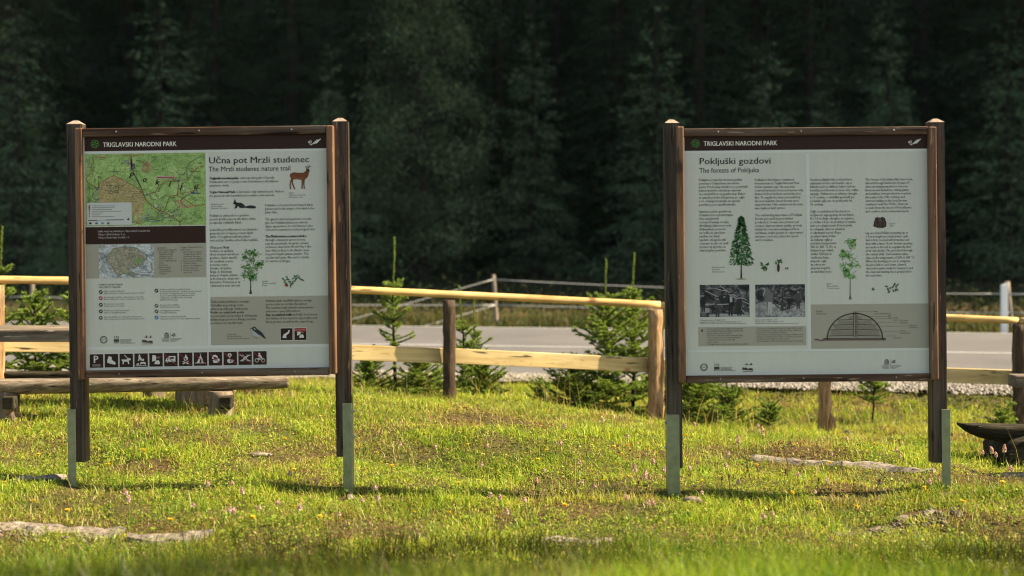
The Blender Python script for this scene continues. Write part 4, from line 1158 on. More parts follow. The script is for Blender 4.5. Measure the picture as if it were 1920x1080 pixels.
rail("top_rail", on_left, (-260, 425), (521.5, 531.5), .031, .05, M_pole, True, 1)
rail("top_rail", on_left, (427, 1237), (533, 571.5), .031, .05, M_pole, True, 2)
rail("top_rail", on_right, (1238, 1904), (572.5, 600.5), .030, .05, M_pole, True, 3, -0.06)
rail("top_rail", on_right, (1905.5, 2400), (601, 622), .031, .05, M_pole, True, 4, -0.06)
rail("lower_rail", on_left, (-260, 428), (641, 652), .058, .035, M_plank, off=.02)
rail("lower_rail", on_left, (430, 846), (653, 668), .061, .035, M_plank, off=.02)
rail("lower_rail", on_left, (848, 1240), (667.5, 686), .061, .035, M_plank, off=.02)
rail("lower_rail", on_right, (1242, 1556), (686, 700), .06, .035, M_plank, off=.02)
rail("lower_rail", on_right, (1558, 2400), (697, 724), .062, .035, M_plank, off=.02)


# ------------------------------------------------------------------ log benches and tables
def plank_x(name, parent, a, b_, r, flat, mat, seed, taper=(1, 1, 1, 1), rough=.07, squash=1.0):
    a, b_ = Vector(a) - parent.location, Vector(b_) - parent.location
    pts = [a.lerp(b_, t) for t in (0, .05, .5, .96, 1)]
    rad = [r * taper[0], r * (taper[0] * .3 + taper[1] * .7), r, r * (taper[2] * .7 + taper[3] * .3), r * taper[3]]
    return log(name, pts, rad, mat, parent, rough=rough, flat=flat, seed=seed, sides=20, sub=6, squash=squash)


def stump(name, parent, x, y, ztop, r, mat, seed, bottom=None):
    zb = (gz(x, y) if bottom is None else bottom) - .10
    o = Vector((x, y, 0)) - Vector((parent.location.x, parent.location.y, 0))
    return log(name, [o + Vector((0, 0, zb - parent.location.z)), o + Vector((0, 0, zb + .15 - parent.location.z)), o + Vector((0, 0, ztop - parent.location.z))], [r * 1.06, r, r * .97], mat, parent, rough=.10, seed=seed, sides=18, sub=5)


def bearer(parent, x, y, z0, z1, w, ln, mat):
    bm = bmesh.new()
    bm_box(bm, (-w / 2, 0, 0), (w / 2, ln, z1 - z0), .008)
    o = from_bm("bearer", bm, mat, parent)
    o.location = Vector((x, y, z0)) - parent.location
    return o


# near bench on the left: split log on two stumps
bn = empty("log_bench", (-2.2, 9.5, gz(-2.2, 9.5)))
tag(bn, "weathered split log bench behind the map board, standing nearest the camera", "bench", "log benches")
a = at(-330, 724, 9.15); b_ = at(541, 713, 9.75)
plank_x("seat", bn, a, b_, .068, .42, M_bench, 3, (1, 1, .92, .72))
for px, r in ((10, .082), (414, .082)):
    q_ = at(px, 740, 9.35 + (px / 541) * .3)
    stump("leg", bn, q_.x - .01, q_.y + .05, q_.z + .02, r, M_benchleg, px)
    bearer(bn, q_.x + .045, q_.y - .085, q_.z - .085, q_.z - .004, .075, .12, M_darklog)
# far bench
bf = empty("log_bench", (-2.6, 11.0, gz(-2.6, 11.0)))
tag(bf, "dark log bench on the far side of the picnic table", "bench", "log benches")
a = at(-330, 704, 10.8); b_ = at(500, 700, 11.1)
plank_x("seat", bf, a, b_, .052, .42, M_darklog, 5)
for px in (60, 290):
    q_ = at(px, 720, 11.0); stump("leg", bf, q_.x, q_.y, q_.z + .03, .085, M_benchleg, px + 3)
# table between them
tb = empty("picnic_table", (-2.4, 10.3, gz(-2.4, 10.3)))
tag(tb, "rough timber picnic table with thick slab top behind the left information board", "table", "rough timber tables")
a = at(-330, 636, 10.05); b_ = at(560, 634, 10.15)
for k, (dy, sd) in enumerate(((0, 1), (.17, 2), (.34, 3))):
    bm = bmesh.new()
    A_, B_ = a + Vector((0, dy, 0)) - tb.location, b_ + Vector((0, dy, 0)) - tb.location
    bm_box(bm, (A_.x, A_.y, A_.z - .02), (B_.x - .02 * sd, A_.y + .16, A_.z + .065), .010)
    for v in bm.verts: v.co += Vector((0, 0, 1)) * .004 * mnoise.noise(v.co * 3)
    from_bm("tabletop_plank", bm, M_bench, tb)
for px in (-190, 360):
    q_ = at(px, 640, 10.35); stump("leg", tb, q_.x, q_.y, q_.z - .03, .115, M_benchleg, px)
# right bench, its free end hewn like a bow
br_ = empty("log_bench", (3.1, 9.0, gz(3.1, 9.0)))
tag(br_, "dark mossy log bench with hewn pointed end right of the spruce board", "bench", "log benches")
a = at(1795, 797, 8.95); b_ = at(2300, 806, 9.05)
A_, B_ = a - br_.location, b_ - br_.location
pts = [A_ + (B_ - A_) * t + Vector((0, 0, dz)) for t, dz in ((0, .012), (.03, -.002), (.08, -.012), (.16, -.018), (.5, -.018), (1, -.018))]
log("seat", pts, [.012, .038, .064, .078, .080, .080], M_darklog, br_, rough=.10, flat=.30, seed=8, sides=20, sub=5)
for px in (1921, 2200):                                            # a short thick log laid across under the seat
    q_ = at(px, 845, 9.0) - br_.location
    log("leg", [q_ + Vector((0, -.22, -.02)), q_ + Vector((0, -.19, -.02)), q_ + Vector((0, .25, -.02))], [.17, .185, .18], M_darklog, br_, rough=.14, seed=px, sides=20, sub=4, squash=.72)
# end of a second table
t2 = empty("picnic_table", (3.9, 9.9, gz(3.9, 9.9)))
tag(t2, "grey plank table end in front of the fence post above the mossy bench", "table", "rough timber tables")
a = at(1904, 716, 9.75)
for k in range(1):
    bm = bmesh.new(); bm_box(bm, (a.x + .01 * k, a.y + .165 * k, a.z - .04), (a.x + 1.7, a.y + .16 + .165 * k, a.z + .04), .008)
    for v in bm.verts: v.co -= t2.location
    from_bm("tabletop_plank", bm, M_bench, t2)
for dx in (.5, 1.4): stump("leg", t2, a.x + dx, a.y + .25, a.z - .035, .09, M_benchleg, int(dx * 10))


# ------------------------------------------------------------------ slabs and stones set in the lawn
def slab(name, label, cat, p0, p1, width, thick, mat, seed, top=0.012, group=None, ragged=0.03, zoff=None):
    """long low slab between two ground points, its edges broken"""
    p0, p1 = Vector(p0), Vector(p1)
    d = (p1 - p0); ln = d.length; d.normalize(); nrm = Vector((-d.y, d.x, 0))
    c = (p0 + p1) / 2
    n = max(8, int(ln / .035))
    g = random.Random(seed)
    bm = bmesh.new()
    rows = []
    prof = ((0, -thick), (0.02, -.02), (0.05, 0), (width * .5, .004), (width - .04, 0), (width, -.02), (width, -thick))
    for i in range(n + 1):
        t = i / n
        base = p0 + d * (ln * t)
        zt = gz(base.x, base.y) + top if zoff is None else zoff[0] * (1 - t) + zoff[1] * t
        endf = min(1, min(t, 1 - t) * n / 3 + .35)
        row = []
        for w_, z_ in prof:
            jn = mnoise.noise(Vector((base.x * 9, base.y * 9 + w_ * 7, seed))) * ragged
            jz = mnoise.noise(Vector((base.x * 14 + 3, w_ * 14, seed + 5))) * .022
            q_ = base + nrm * ((w_ - width / 2) * endf + width / 2 * 0 + jn)
            row.append(bm.verts.new((q_.x - c.x, q_.y - c.y, zt + z_ * (1 if z_ < -.03 else endf) + (jz if z_ > -.03 else 0))))
        rows.append(row)
    for A2, B2 in zip(rows, rows[1:]):
        for k in range(len(prof) - 1): bm.faces.new((A2[k], B2[k], B2[k + 1], A2[k + 1]))
    bm.faces.new(rows[0]); bm.faces.new(rows[-1][::-1])
    bmesh.ops.recalc_face_normals(bm, faces=bm.faces)
    o = from_bm(name, bm, mat)
    o.location = (c.x, c.y, 0)
    return tag(o, label, cat, group)


def gp(px, py):
    """where the sight line through a photo pixel meets the lawn"""
    lo, hi = 5.8, 13.0
    for _ in range(40):
        d_ = (lo + hi) / 2
        p_ = at(px, py, d_)
        if p_.z > gz(p_.x, p_.y): lo = d_
        else: hi = d_
    p_ = at(px, py, lo)
    return (p_.x, p_.y, 0)


KG = "sunken concrete slabs and kerbs in the lawn"
slab("concrete_slab", "broad broken concrete slab at the lip of the bank, far left", "concrete slab", (-2.75, 6.80, 0), (-1.80, 6.76, 0), .22, .2, M_concrete, 1, .010, KG, .06)
slab("concrete_slab", "smooth pale concrete block ending in grass below the map board", "concrete slab", (-1.74, 6.62, 0), (-1.36, 6.64, 0), .12, .16, M_concrete, 2, .026, KG, .03)
slab("concrete_slab", "crumbling gravelly concrete lump in the grass between the boards", "concrete slab", (.14, 6.55, 0), (.50, 6.56, 0), .13, .15, M_concrete, 3, .006, KG, .04)
slab("concrete_kerb", "long pale kerb lying in the lawn under the spruce board", "kerb", gp(1408, 862), gp(1752, 886), .15, .14, M_kerb, 4, .021, KG, .012)
slab("concrete_kerb", "short kerb piece in front of the mossy log bench", "kerb", gp(1822, 885), gp(1925, 893), .09, .14, M_kerb, 5, .014, KG, .012)
slab("concrete_slab", "ragged stone edge with dark broken face below the right post", "concrete slab", (1.56, 7.02, 0), (2.2, 7.18, 0), .14, .22, M_concrete, 6, -.004, KG, .05)
slab("concrete_kerb", "thin pale kerb strip beside the leftmost steel bracket", "kerb", gp(25, 901), gp(122, 896), .12, .12, M_kerb, 7, .012, KG, .015)


def boulder(name, label, cat, loc, size, mat, seed, group=None):
    bm = bmesh.new()
    bmesh.ops.create_icosphere(bm, subdivisions=3, radius=1.0)
    for v in bm.verts:
        n_ = v.co.normalized()
        v.co = Vector((n_.x * size[0], n_.y * size[1], n_.z * size[2])) * (1 + .28 * mnoise.noise(n_ * 2.1 + Vector((seed, 0, 0))) + .1 * mnoise.noise(n_ * 6 + Vector((0, seed, 0))))
    o = from_bm(name, bm, mat, smooth=True)
    o.location = loc
    return tag(o, label, cat, group)


# crumbled bits lying round the broken slabs
_g = np.random.default_rng(17); _q = []
for x0_, y0_, x1_, y1_, n_ in ((-2.75, 6.66, -1.8, 6.64, 260), (-1.8, 6.5, -1.4, 6.52, 60), (.1, 6.5, .52, 6.5, 140), (1.55, 6.92, 2.2, 7.08, 260)):
    t_ = _g.uniform(0, 1, n_); _q.append(np.c_[x0_ + (x1_ - x0_) * t_ + _g.normal(0, .03, n_), y0_ + (y1_ - y0_) * t_ + _g.normal(0, .045, n_)])
_q = np.concatenate(_q)
m, N, L, b = new_mat("rubble")
a_ = N.new("ShaderNodeAttribute"); a_.attribute_name = "tint"; L.new(mixc(N, L, 1.0, a_.outputs["Color"], (.62, .58, .54), 'MULTIPLY'), b.inputs["Base Color"]); b.inputs["Roughness"].default_value = .95
tag(link("rubble", pebbles("rubble", np.c_[_q, ground_z(_q[:, 0], _q[:, 1]) + .004], _g.gamma(3, .0035, len(_q)).clip(.003, .012), 5), None, m), "crumbled stone bits along the broken concrete slabs", "rubble", kind="stuff")

p = gp(1297, 945); boulder("log_piece", "small grey weathered wood chunk beside the bracket of the spruce board", "wood chunk", (p[0], p[1], gz(p[0], p[1]) + .015), (.052, .03, .024), M_benchleg, 3)
p = gp(655, 934); boulder("stone", "small pale stone at the foot of the map board's right bracket", "stone", (p[0] + .004, p[1] - .03, gz(p[0], p[1]) + .008), (.02, .02, .018), M_concrete, 5)
p = gp(1590, 815); boulder("stone", "brown stone lying in grass beside a split fence post", "stone", (p[0], p[1], gz(p[0], p[1]) + .01), (.05, .04, .025), M_stone, 6)
p = gp(487, 853); boulder("stone", "flat pale stone in the lawn under the map board", "stone", (p[0], p[1], gz(p[0], p[1]) + .004), (.07, .05, .012), M_concrete, 8)

# ------------------------------------------------------------------ beyond the road: delineator and pasture fence
dl = empty("road_marker", at(1882, 624, 21.75))
tag(dl, "white roadside marker post at the far edge of the road", "marker post")
bm = bmesh.new()
ht = .74
for (x, y) in ((-.052, -.05), (.046, -.05), (.062, .05), (-.04, .05)): bm.verts.new((x, y, -.1))
for (x, y, z) in ((-.048, -.045, ht - .03), (.046, -.05, ht), (.062, .05, ht), (-.036, .045, ht - .03)): bm.verts.new((x, y, z))
bm.verts.ensure_lookup_table(); V_ = bm.verts
for f in ((3, 2, 1, 0), (4, 5, 6, 7), (0, 1, 5, 4), (1, 2, 6, 5), (2, 3, 7, 6), (3, 0, 4, 7)): bm.faces.new([V_[i] for i in f])
bmesh.ops.bevel(bm, geom=list(bm.edges), offset=.006, segments=2, affect='EDGES')
from_bm("marker_body", bm, M_white, dl)

wf = empty("wire_fence", at(930, 608, 24.0))
tag(wf, "pasture fence of thin posts and pale tape lines beyond the road", "fence")


def wpost(px0, y0, px1, y1, d, r):
    a2, b2 = at(px1, y1 + 8, d) - wf.location, at(px0, y0, d) - wf.location
    log("post", [a2, a2.lerp(b2, .5), b2], [r, r, r * .95], M_farpost, wf, rough=.05, seed=int(px0), sides=10, sub=3)


wpost(925, 515, 932, 612, 24.0, .034)
wpost(1888, 528, 1897, 618, 22.8, .045)
wpost(598, 600, 600, 628, 23.5, .035)
wpost(60, 520, 62, 600, 24.5, .042)


def tape(p0, p1, r=.008, sag=.03):
    n = 14
    pts = []
    for k in range(n + 1):
        t = k / n
        pts.append(p0.lerp(p1, t) - wf.location - Vector((0, 0, sag * 4 * t * (1 - t))))
    bm = bmesh.new()
    log_bm(bm, pts, [r] * (n + 1), 6)
    from_bm("tape", bm, M_tape, wf, True)


U, Lw = at(925, 524, 23.96), at(929, 572, 23.96)
tape(U, at(1891, 551, 22.75), .008, .06); tape(Lw, at(1893, 586, 22.75), .008, .03)
tape(at(1891, 551, 22.75), at(2500, 556, 22.0), .014, .03); tape(at(1893, 586, 22.75), at(2500, 592, 22), .010, .03)
tape(U, at(599, 616, 23.46), .008, .0); tape(Lw, at(700, 640, 23.2), .007, .0)
tape(Lw, at(61, 556, 24.45), .009, .05); tape(at(61, 556, 24.45), at(-500, 548, 25), .009, .04)
# ------------------------------------------------------------------ grass and herbs of the lawn
VEG = np.random.default_rng(21)


def snoise(x, y, s, seed=0):
    """cheap smooth noise in -1..1"""
    g = np.random.default_rng(seed)
    v = np.zeros_like(x)
    for k in range(5):
        a = g.uniform(0, 2 * PI); f = s * g.uniform(.6, 1.7)
        v += np.sin((x * math.cos(a) + y * math.sin(a)) * f + g.uniform(0, 6.28) + 1.2 * np.sin((x * math.sin(a) - y * math.cos(a)) * f * .7 + g.uniform(0, 6)))
    return v / 3.2


_solid = [(-2.75, -1.82, 6.73, 6.83), (-1.74, -1.38, 6.56, 6.70), (.16, .48, 6.51, 6.60), (1.6, 1.9, 6.98, 7.08), (1.9, 2.15, 7.07, 7.16)]
def free(x, y):
    ok = np.ones(x.shape, bool)
    for a, b_, c_, d_ in _solid: ok &= ~((x > a) & (x < b_) & (y > c_) & (y < d_))
    for px_, py_ in ((133, 914), (651, 934), (1264, 942), (1776, 924)):
        f_ = gp(px_, py_); ok &= ((x - f_[0]) / .05) ** 2 + ((y - f_[1] + .02) / .045) ** 2 > 1
    for (p0, p1, w_) in ((gp(1408, 862), gp(1752, 886), .03), (gp(1822, 885), gp(1925, 893), .035), (gp(25, 901), gp(122, 896), .045)):
        dx, dy = p1[0] - p0[0], p1[1] - p0[1]
        t = np.clip(((x - p0[0]) * dx + (y - p0[1]) * dy) / (dx * dx + dy * dy), 0, 1)
        ok &= ~(((x - p0[0] - dx * t) ** 2 + (y - p0[1] - dy * t) ** 2) < w_ ** 2)
    return ok


def bare(x, y):
    """0..1: trodden brownish ground"""
    b1 = np.maximum(sstep(.25, .85, snoise(x, y, 2.1, 5)), .75 * sstep(.35, .8, snoise(x, y, 4.3, 15)))
    for cx_, cy_, rx, ry, k in ((-1.62, 9.05, .24, .12, 1.2), (-.36, 9.2, .40, .10, 1.2), (-3.0, 8.6, .5, .3, .6), (.35, 7.75, .4, .2, .4), (1.9, 8.2, .6, .15, .5), (-2.3, 6.9, .5, .15, .7), (1.2, 6.75, .8, .14, .5), (.1, 8.6, .5, .12, .5)):
        b1 = np.maximum(b1, k * np.exp(-((x - cx_) / rx) ** 2 - ((y - cy_) / ry) ** 2))
    return b1


def sample(n, y0, y1, power=1.0, margin=.7, clump=None):
    """points over the strip the camera sees (with room at both sides), denser towards it"""
    u = VEG.uniform(0, 1, n)
    y = y0 * (y1 / y0) ** (u ** power) if power else y0 + (y1 - y0) * u
    half = y * (CX / FP) + margin
    x = VEG.uniform(-1, 1, n) * half
    if clump:
        k, sd = clump
        x = np.repeat(x, k) + VEG.normal(0, sd, n * k); y = np.repeat(y, k) + VEG.normal(0, sd, n * k)
    return x, y


def blades(name, x, y, h, w, tint, lean=.5, z=None, curl=.5, lift=0.0):
    """every blade: two bent segments narrowing to a tip"""
    n = len(x)
    z = ground_z(x, y) - .004 if z is None else z
    az = VEG.uniform(0, 2 * PI, n)
    fx, fy = np.cos(az), np.sin(az)
    ba = VEG.uniform(0, 2 * PI, n)                                     # which way the blade is turned
    wx, wy = np.cos(ba), np.sin(ba)
    l1 = lean * np.abs(VEG.normal(0, .6, n)); l2 = l1 + curl * VEG.uniform(.2, 1.2, n)
    m_ = np.stack([x + fx * h * .5 * np.sin(l1), y + fy * h * .5 * np.sin(l1), z + h * .5 * np.cos(l1)], 1)
    t_ = m_ + np.stack([fx * h * .5 * np.sin(l2), fy * h * .5 * np.sin(l2), h * .5 * np.cos(l2)], 1)
    W = np.stack([wx * w, wy * w, np.zeros(n)], 1) * .5
    b0 = np.stack([x, y, z], 1)
    V = np.stack([b0 - W, b0 + W, m_ - W * .8, m_ + W * .8, t_], 1).reshape(-1, 3)
    F = np.array([(0, 1, 3), (0, 3, 2), (2, 3, 4)])[None] + (np.arange(n) * 5)[:, None, None]
    return V, F.reshape(-1, 3), np.repeat(tint, 5, 0)


def merge(parts):
    V, F, T, o = [], [], [], 0
    for v, f, t in parts:
        V.append(v); F.append(f + o); T.append(t); o += len(v)
    return np.concatenate(V), np.concatenate(F), np.concatenate(T)


C_G = np.array([[.30, .37, .03], [.41, .46, .045], [.15, .25, .028], [.50, .50, .07], [.56, .53, .11], [.22, .33, .04]])
C_S = np.array([[.44, .35, .14], [.38, .28, .10], [.52, .44, .22], [.30, .17, .07]])


def grass_tint(x, y, straw):
    n = len(x)
    dry = np.clip(straw + .22 * snoise(x, y, 1.7, 3) + .6 * bare(x, y), 0, .95)
    lush = sstep(-.2, .9, snoise(x, y, 3.3, 8))
    t = C_G[VEG.integers(0, 6, n)].copy()
    t *= (1 - .30 * lush)[:, None] * np.array([1.0, 1.0, 1.0]); t[:, 0] -= .02 * lush
    s = VEG.uniform(0, 1, n) < dry
    t[s] = C_S[VEG.integers(0, 4, s.sum())]
    return np.clip(t * VEG.uniform(.75, 1.2, n)[:, None], .01, .8)


parts_ = []
# short turf, in tufts
x, y = sample(60000, 5.4, 14.6, .9, .8, (11, .024))
s_ = road_s(x, y); ok = free(x, y) & (s_ < s_edge(x) - .05) & (VEG.uniform(0, 1, len(x)) > .9 * bare(x, y))
x, y = x[ok], y[ok]
tall = .85 + .75 * snoise(x, y, 5.5, 12)
hh = VEG.gamma(4, .0052, len(x)) * np.clip(tall, .45, 1.6) * (1 + .12 * (y - 7).clip(0, 5)) + .008
parts_.append(blades("t", x, y, np.clip(hh, .01, .15), VEG.uniform(.003, .0056, len(x)) * (y / 7.5) ** .6, grass_tint(x, y, .07), 1.35, curl=.9))
# longer grass: under the benches, along the fence, by the road, a few tussocks in the lawn
x, y = sample(9000, 8.6, 14.9, 0, .8, (9, .02))
s_ = road_s(x, y)
dens = np.clip(.15 + 1.1 * sstep(10.8, 12.0, y) + .9 * np.exp(-((x + 2.3) / 1.4) ** 2 - ((y - 9.9) / .9) ** 2) + .6 * np.exp(-((x - 3) / .9) ** 2 - ((y - 9) / .5) ** 2), 0, 1)
ok = (s_ < s_edge(x) + .25) & (VEG.uniform(0, 1, len(x)) < dens * (.75 + .4 * snoise(x, y, 3, 4)))
x, y = x[ok], y[ok]
parts_.append(blades("t", x, y, VEG.gamma(5, .012, len(x)).clip(.02, .2), VEG.uniform(.003, .006, len(x)), grass_tint(x, y, .22), .55, curl=.8))
x, y = sample(260, 6.7, 11, 1, .5, (40, .03))
ok = free(x, y); x, y = x[ok], y[ok]
parts_.append(blades("t", x, y, VEG.gamma(5, .011, len(x)).clip(.02, .12), VEG.uniform(.0025, .0045, len(x)), grass_tint(x, y, .05) * np.array([.8, .95, .9]), .7, curl=.8))
# rank tufts in front of the boards
x, y = VEG.uniform(-3.6, 2.6, 1500), VEG.normal(7.36, .055, 1500)
x = np.repeat(x, 9) + VEG.normal(0, .02, 13500); y = np.repeat(y, 9) + VEG.normal(0, .02, 13500)
ok = (VEG.uniform(0, 1, len(x)) < .55 + .6 * snoise(x, y, 5, 44)) & (np.min([np.abs(x - (p_ - CX) / FP * 7.4) for p_ in (133, 651, 1264, 1776)], 0) > .09); x, y = x[ok], y[ok]
parts_.append(blades("t", x, y, VEG.gamma(6, .0075, len(x)).clip(.02, .1), VEG.uniform(.003, .005, len(x)), grass_tint(x, y, .08), .8, curl=.8))
# hummock in front of the lens and the dip behind it
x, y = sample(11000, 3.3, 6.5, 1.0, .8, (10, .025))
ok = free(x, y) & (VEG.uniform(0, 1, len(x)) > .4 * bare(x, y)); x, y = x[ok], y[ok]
parts_.append(blades("t", x, y, VEG.gamma(4, .021, len(x)).clip(.02, .17), VEG.uniform(.002, .004, len(x)), grass_tint(x, y, .10) * (np.array([.50, .62, .42]) * (.76 + .9 * snoise(x, y, 1.7, 33))[:, None]).clip(.12, 1.2), .7, curl=.7))  # darker, patchy tint paints the shade of the bank into the blades
# straws, dead stalks and seed heads
x, y = sample(900, 6.4, 13.6, .9, .6); ok = free(x, y) & (road_s(x, y) < s_edge(x) - .1); x, y = x[ok], y[ok]
parts_.append(blades("t", x, y, VEG.gamma(5, .028, len(x)).clip(.05, .32), VEG.uniform(.002, .0035, len(x)), C_S[VEG.integers(0, 4, len(x))] * VEG.uniform(.6, 1.25, len(x))[:, None], .75, curl=.5))
x, y = sample(900, 11.6, 13.6, 0, .6); ok = road_s(x, y) < s_edge(x) - .2; x, y = x[ok], y[ok]
parts_.append(blades("t", x, y, VEG.uniform(.15, .42, len(x)), VEG.uniform(.003, .005, len(x)), C_S[VEG.integers(0, 4, len(x))], .8, curl=.4))
V, F, T = merge(parts_)
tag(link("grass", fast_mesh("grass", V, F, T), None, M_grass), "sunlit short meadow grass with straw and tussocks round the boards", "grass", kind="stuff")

# low herbs and clover between the blades
x, y = sample(50000, 4.0, 12.5, 1.0, .7, (4, .02))
ok = free(x, y) & (VEG.uniform(0, 1, len(x)) < .62 + .38 * snoise(x, y, 2.7, 9)); x, y = x[ok], y[ok]
n = len(x)
r_ = VEG.uniform(.0035, .010, n) * (y / 7.5) ** .4
z = ground_z(x, y) + VEG.uniform(.002, .032, n)
nn = VEG.normal(0, .55, (n, 3)); nn[:, 2] = 1; nn /= np.linalg.norm(nn, axis=1)[:, None]
ux = np.cross(nn, VEG.normal(0, 1, (n, 3))); ux /= np.linalg.norm(ux, axis=1)[:, None]; uy = np.cross(nn, ux)
c0 = np.stack([x, y, z], 1)
V = np.stack([c0 + (ux * math.cos(a_) + uy * math.sin(a_) * .62) * r_[:, None] for a_ in (0, 1.05, 2.09, 3.14, 4.19, 5.24)], 1).reshape(-1, 3)
F = (np.array([(0, 1, 2, 3), (0, 3, 4, 5)])[None] + (np.arange(n) * 6)[:, None, None]).reshape(-1, 4)
bz = bare(x, y)
t = np.array([[.20, .27, .025], [.25, .31, .03], [.12, .20, .025], [.29, .30, .04], [.30, .21, .07]])[VEG.integers(0, 5, n)] * VEG.uniform(.7, 1.25, n)[:, None]
red = VEG.uniform(0, 1, n) < .8 * bz
t[red] = np.array([.15, .085, .042]) * VEG.uniform(.6, 1.3, red.sum())[:, None]
tag(link("lawn_herbs", fast_mesh("lawn_herbs", V, F, np.repeat(t, 6, 0)), None, M_herb), "low clover and moss leaves between the grass blades", "ground cover", kind="stuff")

# verge beyond the road: rough weeds, then darker undergrowth towards the wood
parts_ = []
x = VEG.uniform(-9, 10, 24000); s_ = 23.1 + VEG.gamma(2, .75, len(x)); y = s_ - ROAD_K * x
hgt = VEG.gamma(4, .045, len(x)).clip(.05, .5) * (1 + .5 * snoise(x, y, 2, 6))
tt = np.array([[.06, .08, .025], [.10, .095, .035], [.04, .06, .02], [.15, .115, .05]])[VEG.integers(0, 4, len(x))] * VEG.uniform(.6, 1.1, len(x))[:, None]
parts_.append(blades("t", x, y, .7 * hgt.clip(.04, .6), VEG.uniform(.012, .03, len(x)), tt, .8, curl=.8))
tag(link("verge_weeds", fast_mesh("verge_weeds", *merge(parts_)), None, M_grass), "rough yellowish weeds along the far side of the road", "weeds", kind="stuff")
n = 26000
x = VEG.uniform(-14, 15, n); y = 26.5 + VEG.gamma(2, 2.2, n) - ROAD_K * x
z = ground_z(x, y) + VEG.uniform(0, 1, n) ** 1.5 * (.25 + .35 * snoise(x, y, .9, 2).clip(-.4, 1.2) + .15)
r_ = VEG.uniform(.025, .06, n)
nn = VEG.normal(0, .8, (n, 3)); nn[:, 2] += .7; nn /= np.linalg.norm(nn, axis=1)[:, None]
ux = np.cross(nn, VEG.normal(0, 1, (n, 3))); ux /= np.linalg.norm(ux, axis=1)[:, None]; uy = np.cross(nn, ux)
c0 = np.stack([x, y, z], 1)
V = np.stack([c0 + ux * r_[:, None], c0 + uy * r_[:, None] * .5, c0 - ux * r_[:, None], c0 - uy * r_[:, None] * .5], 1).reshape(-1, 3)
F = np.arange(n * 4).reshape(-1, 4)
t = np.array([[.016, .027, .012], [.022, .034, .014], [.012, .02, .01], [.034, .036, .016]])[VEG.integers(0, 4, n)] * VEG.uniform(.7, 1.2, n)[:, None]
tag(link("undergrowth", fast_mesh("undergrowth", V, F, np.repeat(t, 4, 0)), None, M_conifer), "dark low scrub between the pasture fence and the wood", "undergrowth", kind="stuff")


# ------------------------------------------------------------------ flowers
def flower_mesh(kind, seed):
    g = random.Random(seed)
    V, F, T = [], [], []

    def quad(a, b_, c_, d_, col):
        i = len(V); V.extend([a, b_, c_, d_]); F.append((i, i + 1, i + 2, i + 3)); T.extend([col] * 4)

    h = 1.0
    bend = Vector((g.uniform(-.15, .15), g.uniform(-.15, .15), 0))
    ptl = lambda t: Vector((0, 0, t * h)) + bend * t * t
    for k in range(5):
        a, b_ = ptl(k / 5), ptl((k + 1) / 5)
        for w_ in (Vector((.018, 0, 0)), Vector((0, .018, 0))):
            quad(a - w_, a + w_, b_ + w_, b_ - w_, (.16, .19, .06))
    top = ptl(1)
    if kind == "spike":
        for k in range(60):
            t = g.uniform(0, 1); a = g.uniform(0, 2 * PI); r = .09 * math.sin(PI * min(1, .25 + t * .75)) + .015
            c_ = top + Vector((math.cos(a) * r, math.sin(a) * r, -.14 + t * .34))
            u = Vector((g.gauss(0, 1), g.gauss(0, 1), g.gauss(0, 1))).normalized() * .045; v = u.cross(Vector((g.gauss(0, 1), g.gauss(0, 1), g.gauss(0, 1)))).normalized() * .035
            col = g.choice(((.58, .36, .38), (.66, .50, .48), (.46, .25, .29), (.74, .64, .60)))
            quad(c_ - u - v, c_ + u - v, c_ + u + v, c_ - u + v, col)
    elif kind == "yellow":
        for k in range(26):
            a = g.uniform(0, 2 * PI); r = g.uniform(.02, .13)
            c_ = top + Vector((math.cos(a) * r, math.sin(a) * r, g.uniform(-.10, .12)))
            u = Vector((math.cos(a), math.sin(a), .4)) * .07; v = Vector((-math.sin(a), math.cos(a), 0)) * .045
            quad(c_ - u - v, c_ + u - v, c_ + u + v, c_ - u + v, g.choice(((.74, .55, .02), (.80, .64, .04), (.66, .44, .02))))
    else:                                                              # brown seed head
        for k in range(36):
            t = g.uniform(0, 1); a = g.uniform(0, 2 * PI); r = .035
            c_ = top + Vector((math.cos(a) * r, math.sin(a) * r, -.12 + t * .3))
            u = Vector((g.gauss(0, 1), g.gauss(0, 1), g.gauss(0, 1))).normalized() * .035; v = u.cross(Vector((0, .3, 1))).normalized() * .025
            quad(c_ - u - v, c_ + u - v, c_ + u + v, c_ - u + v, g.choice(((.14, .075, .05), (.20, .11, .07), (.10, .05, .04))))
    return fast_mesh(kind, np.array(V), np.array(F), np.array(T))


FM = {k: [flower_mesh(k, s) for s in range(4)] for k in ("spike", "yellow", "seed")}
for v in FM.values():
    for me_ in v: me_.materials.append(M_petal)


def flower(kind, name, px, py, h, label, cat, group):
    """py = row of its head"""
    g = random.Random(px * 7 + py)
    yb = py + h / 7.5 * FP * .9
    p_ = gp(px, min(yb, 992))
    o = bpy.data.objects.new(name, FM[kind][g.randrange(4)])
    COL.objects.link(o)
    o.location = (p_[0], p_[1], gz(p_[0], p_[1]) - .005)
    sc = h
    o.scale = (sc * g.uniform(.85, 1.15) * min(1.6, .085 / h) ** .8, sc * min(1.6, .085 / h) ** .8, sc)
    o.rotation_euler = (g.gauss(0, .08), g.gauss(0, .08), g.uniform(0, 6))
    return tag(o, label, cat, group)


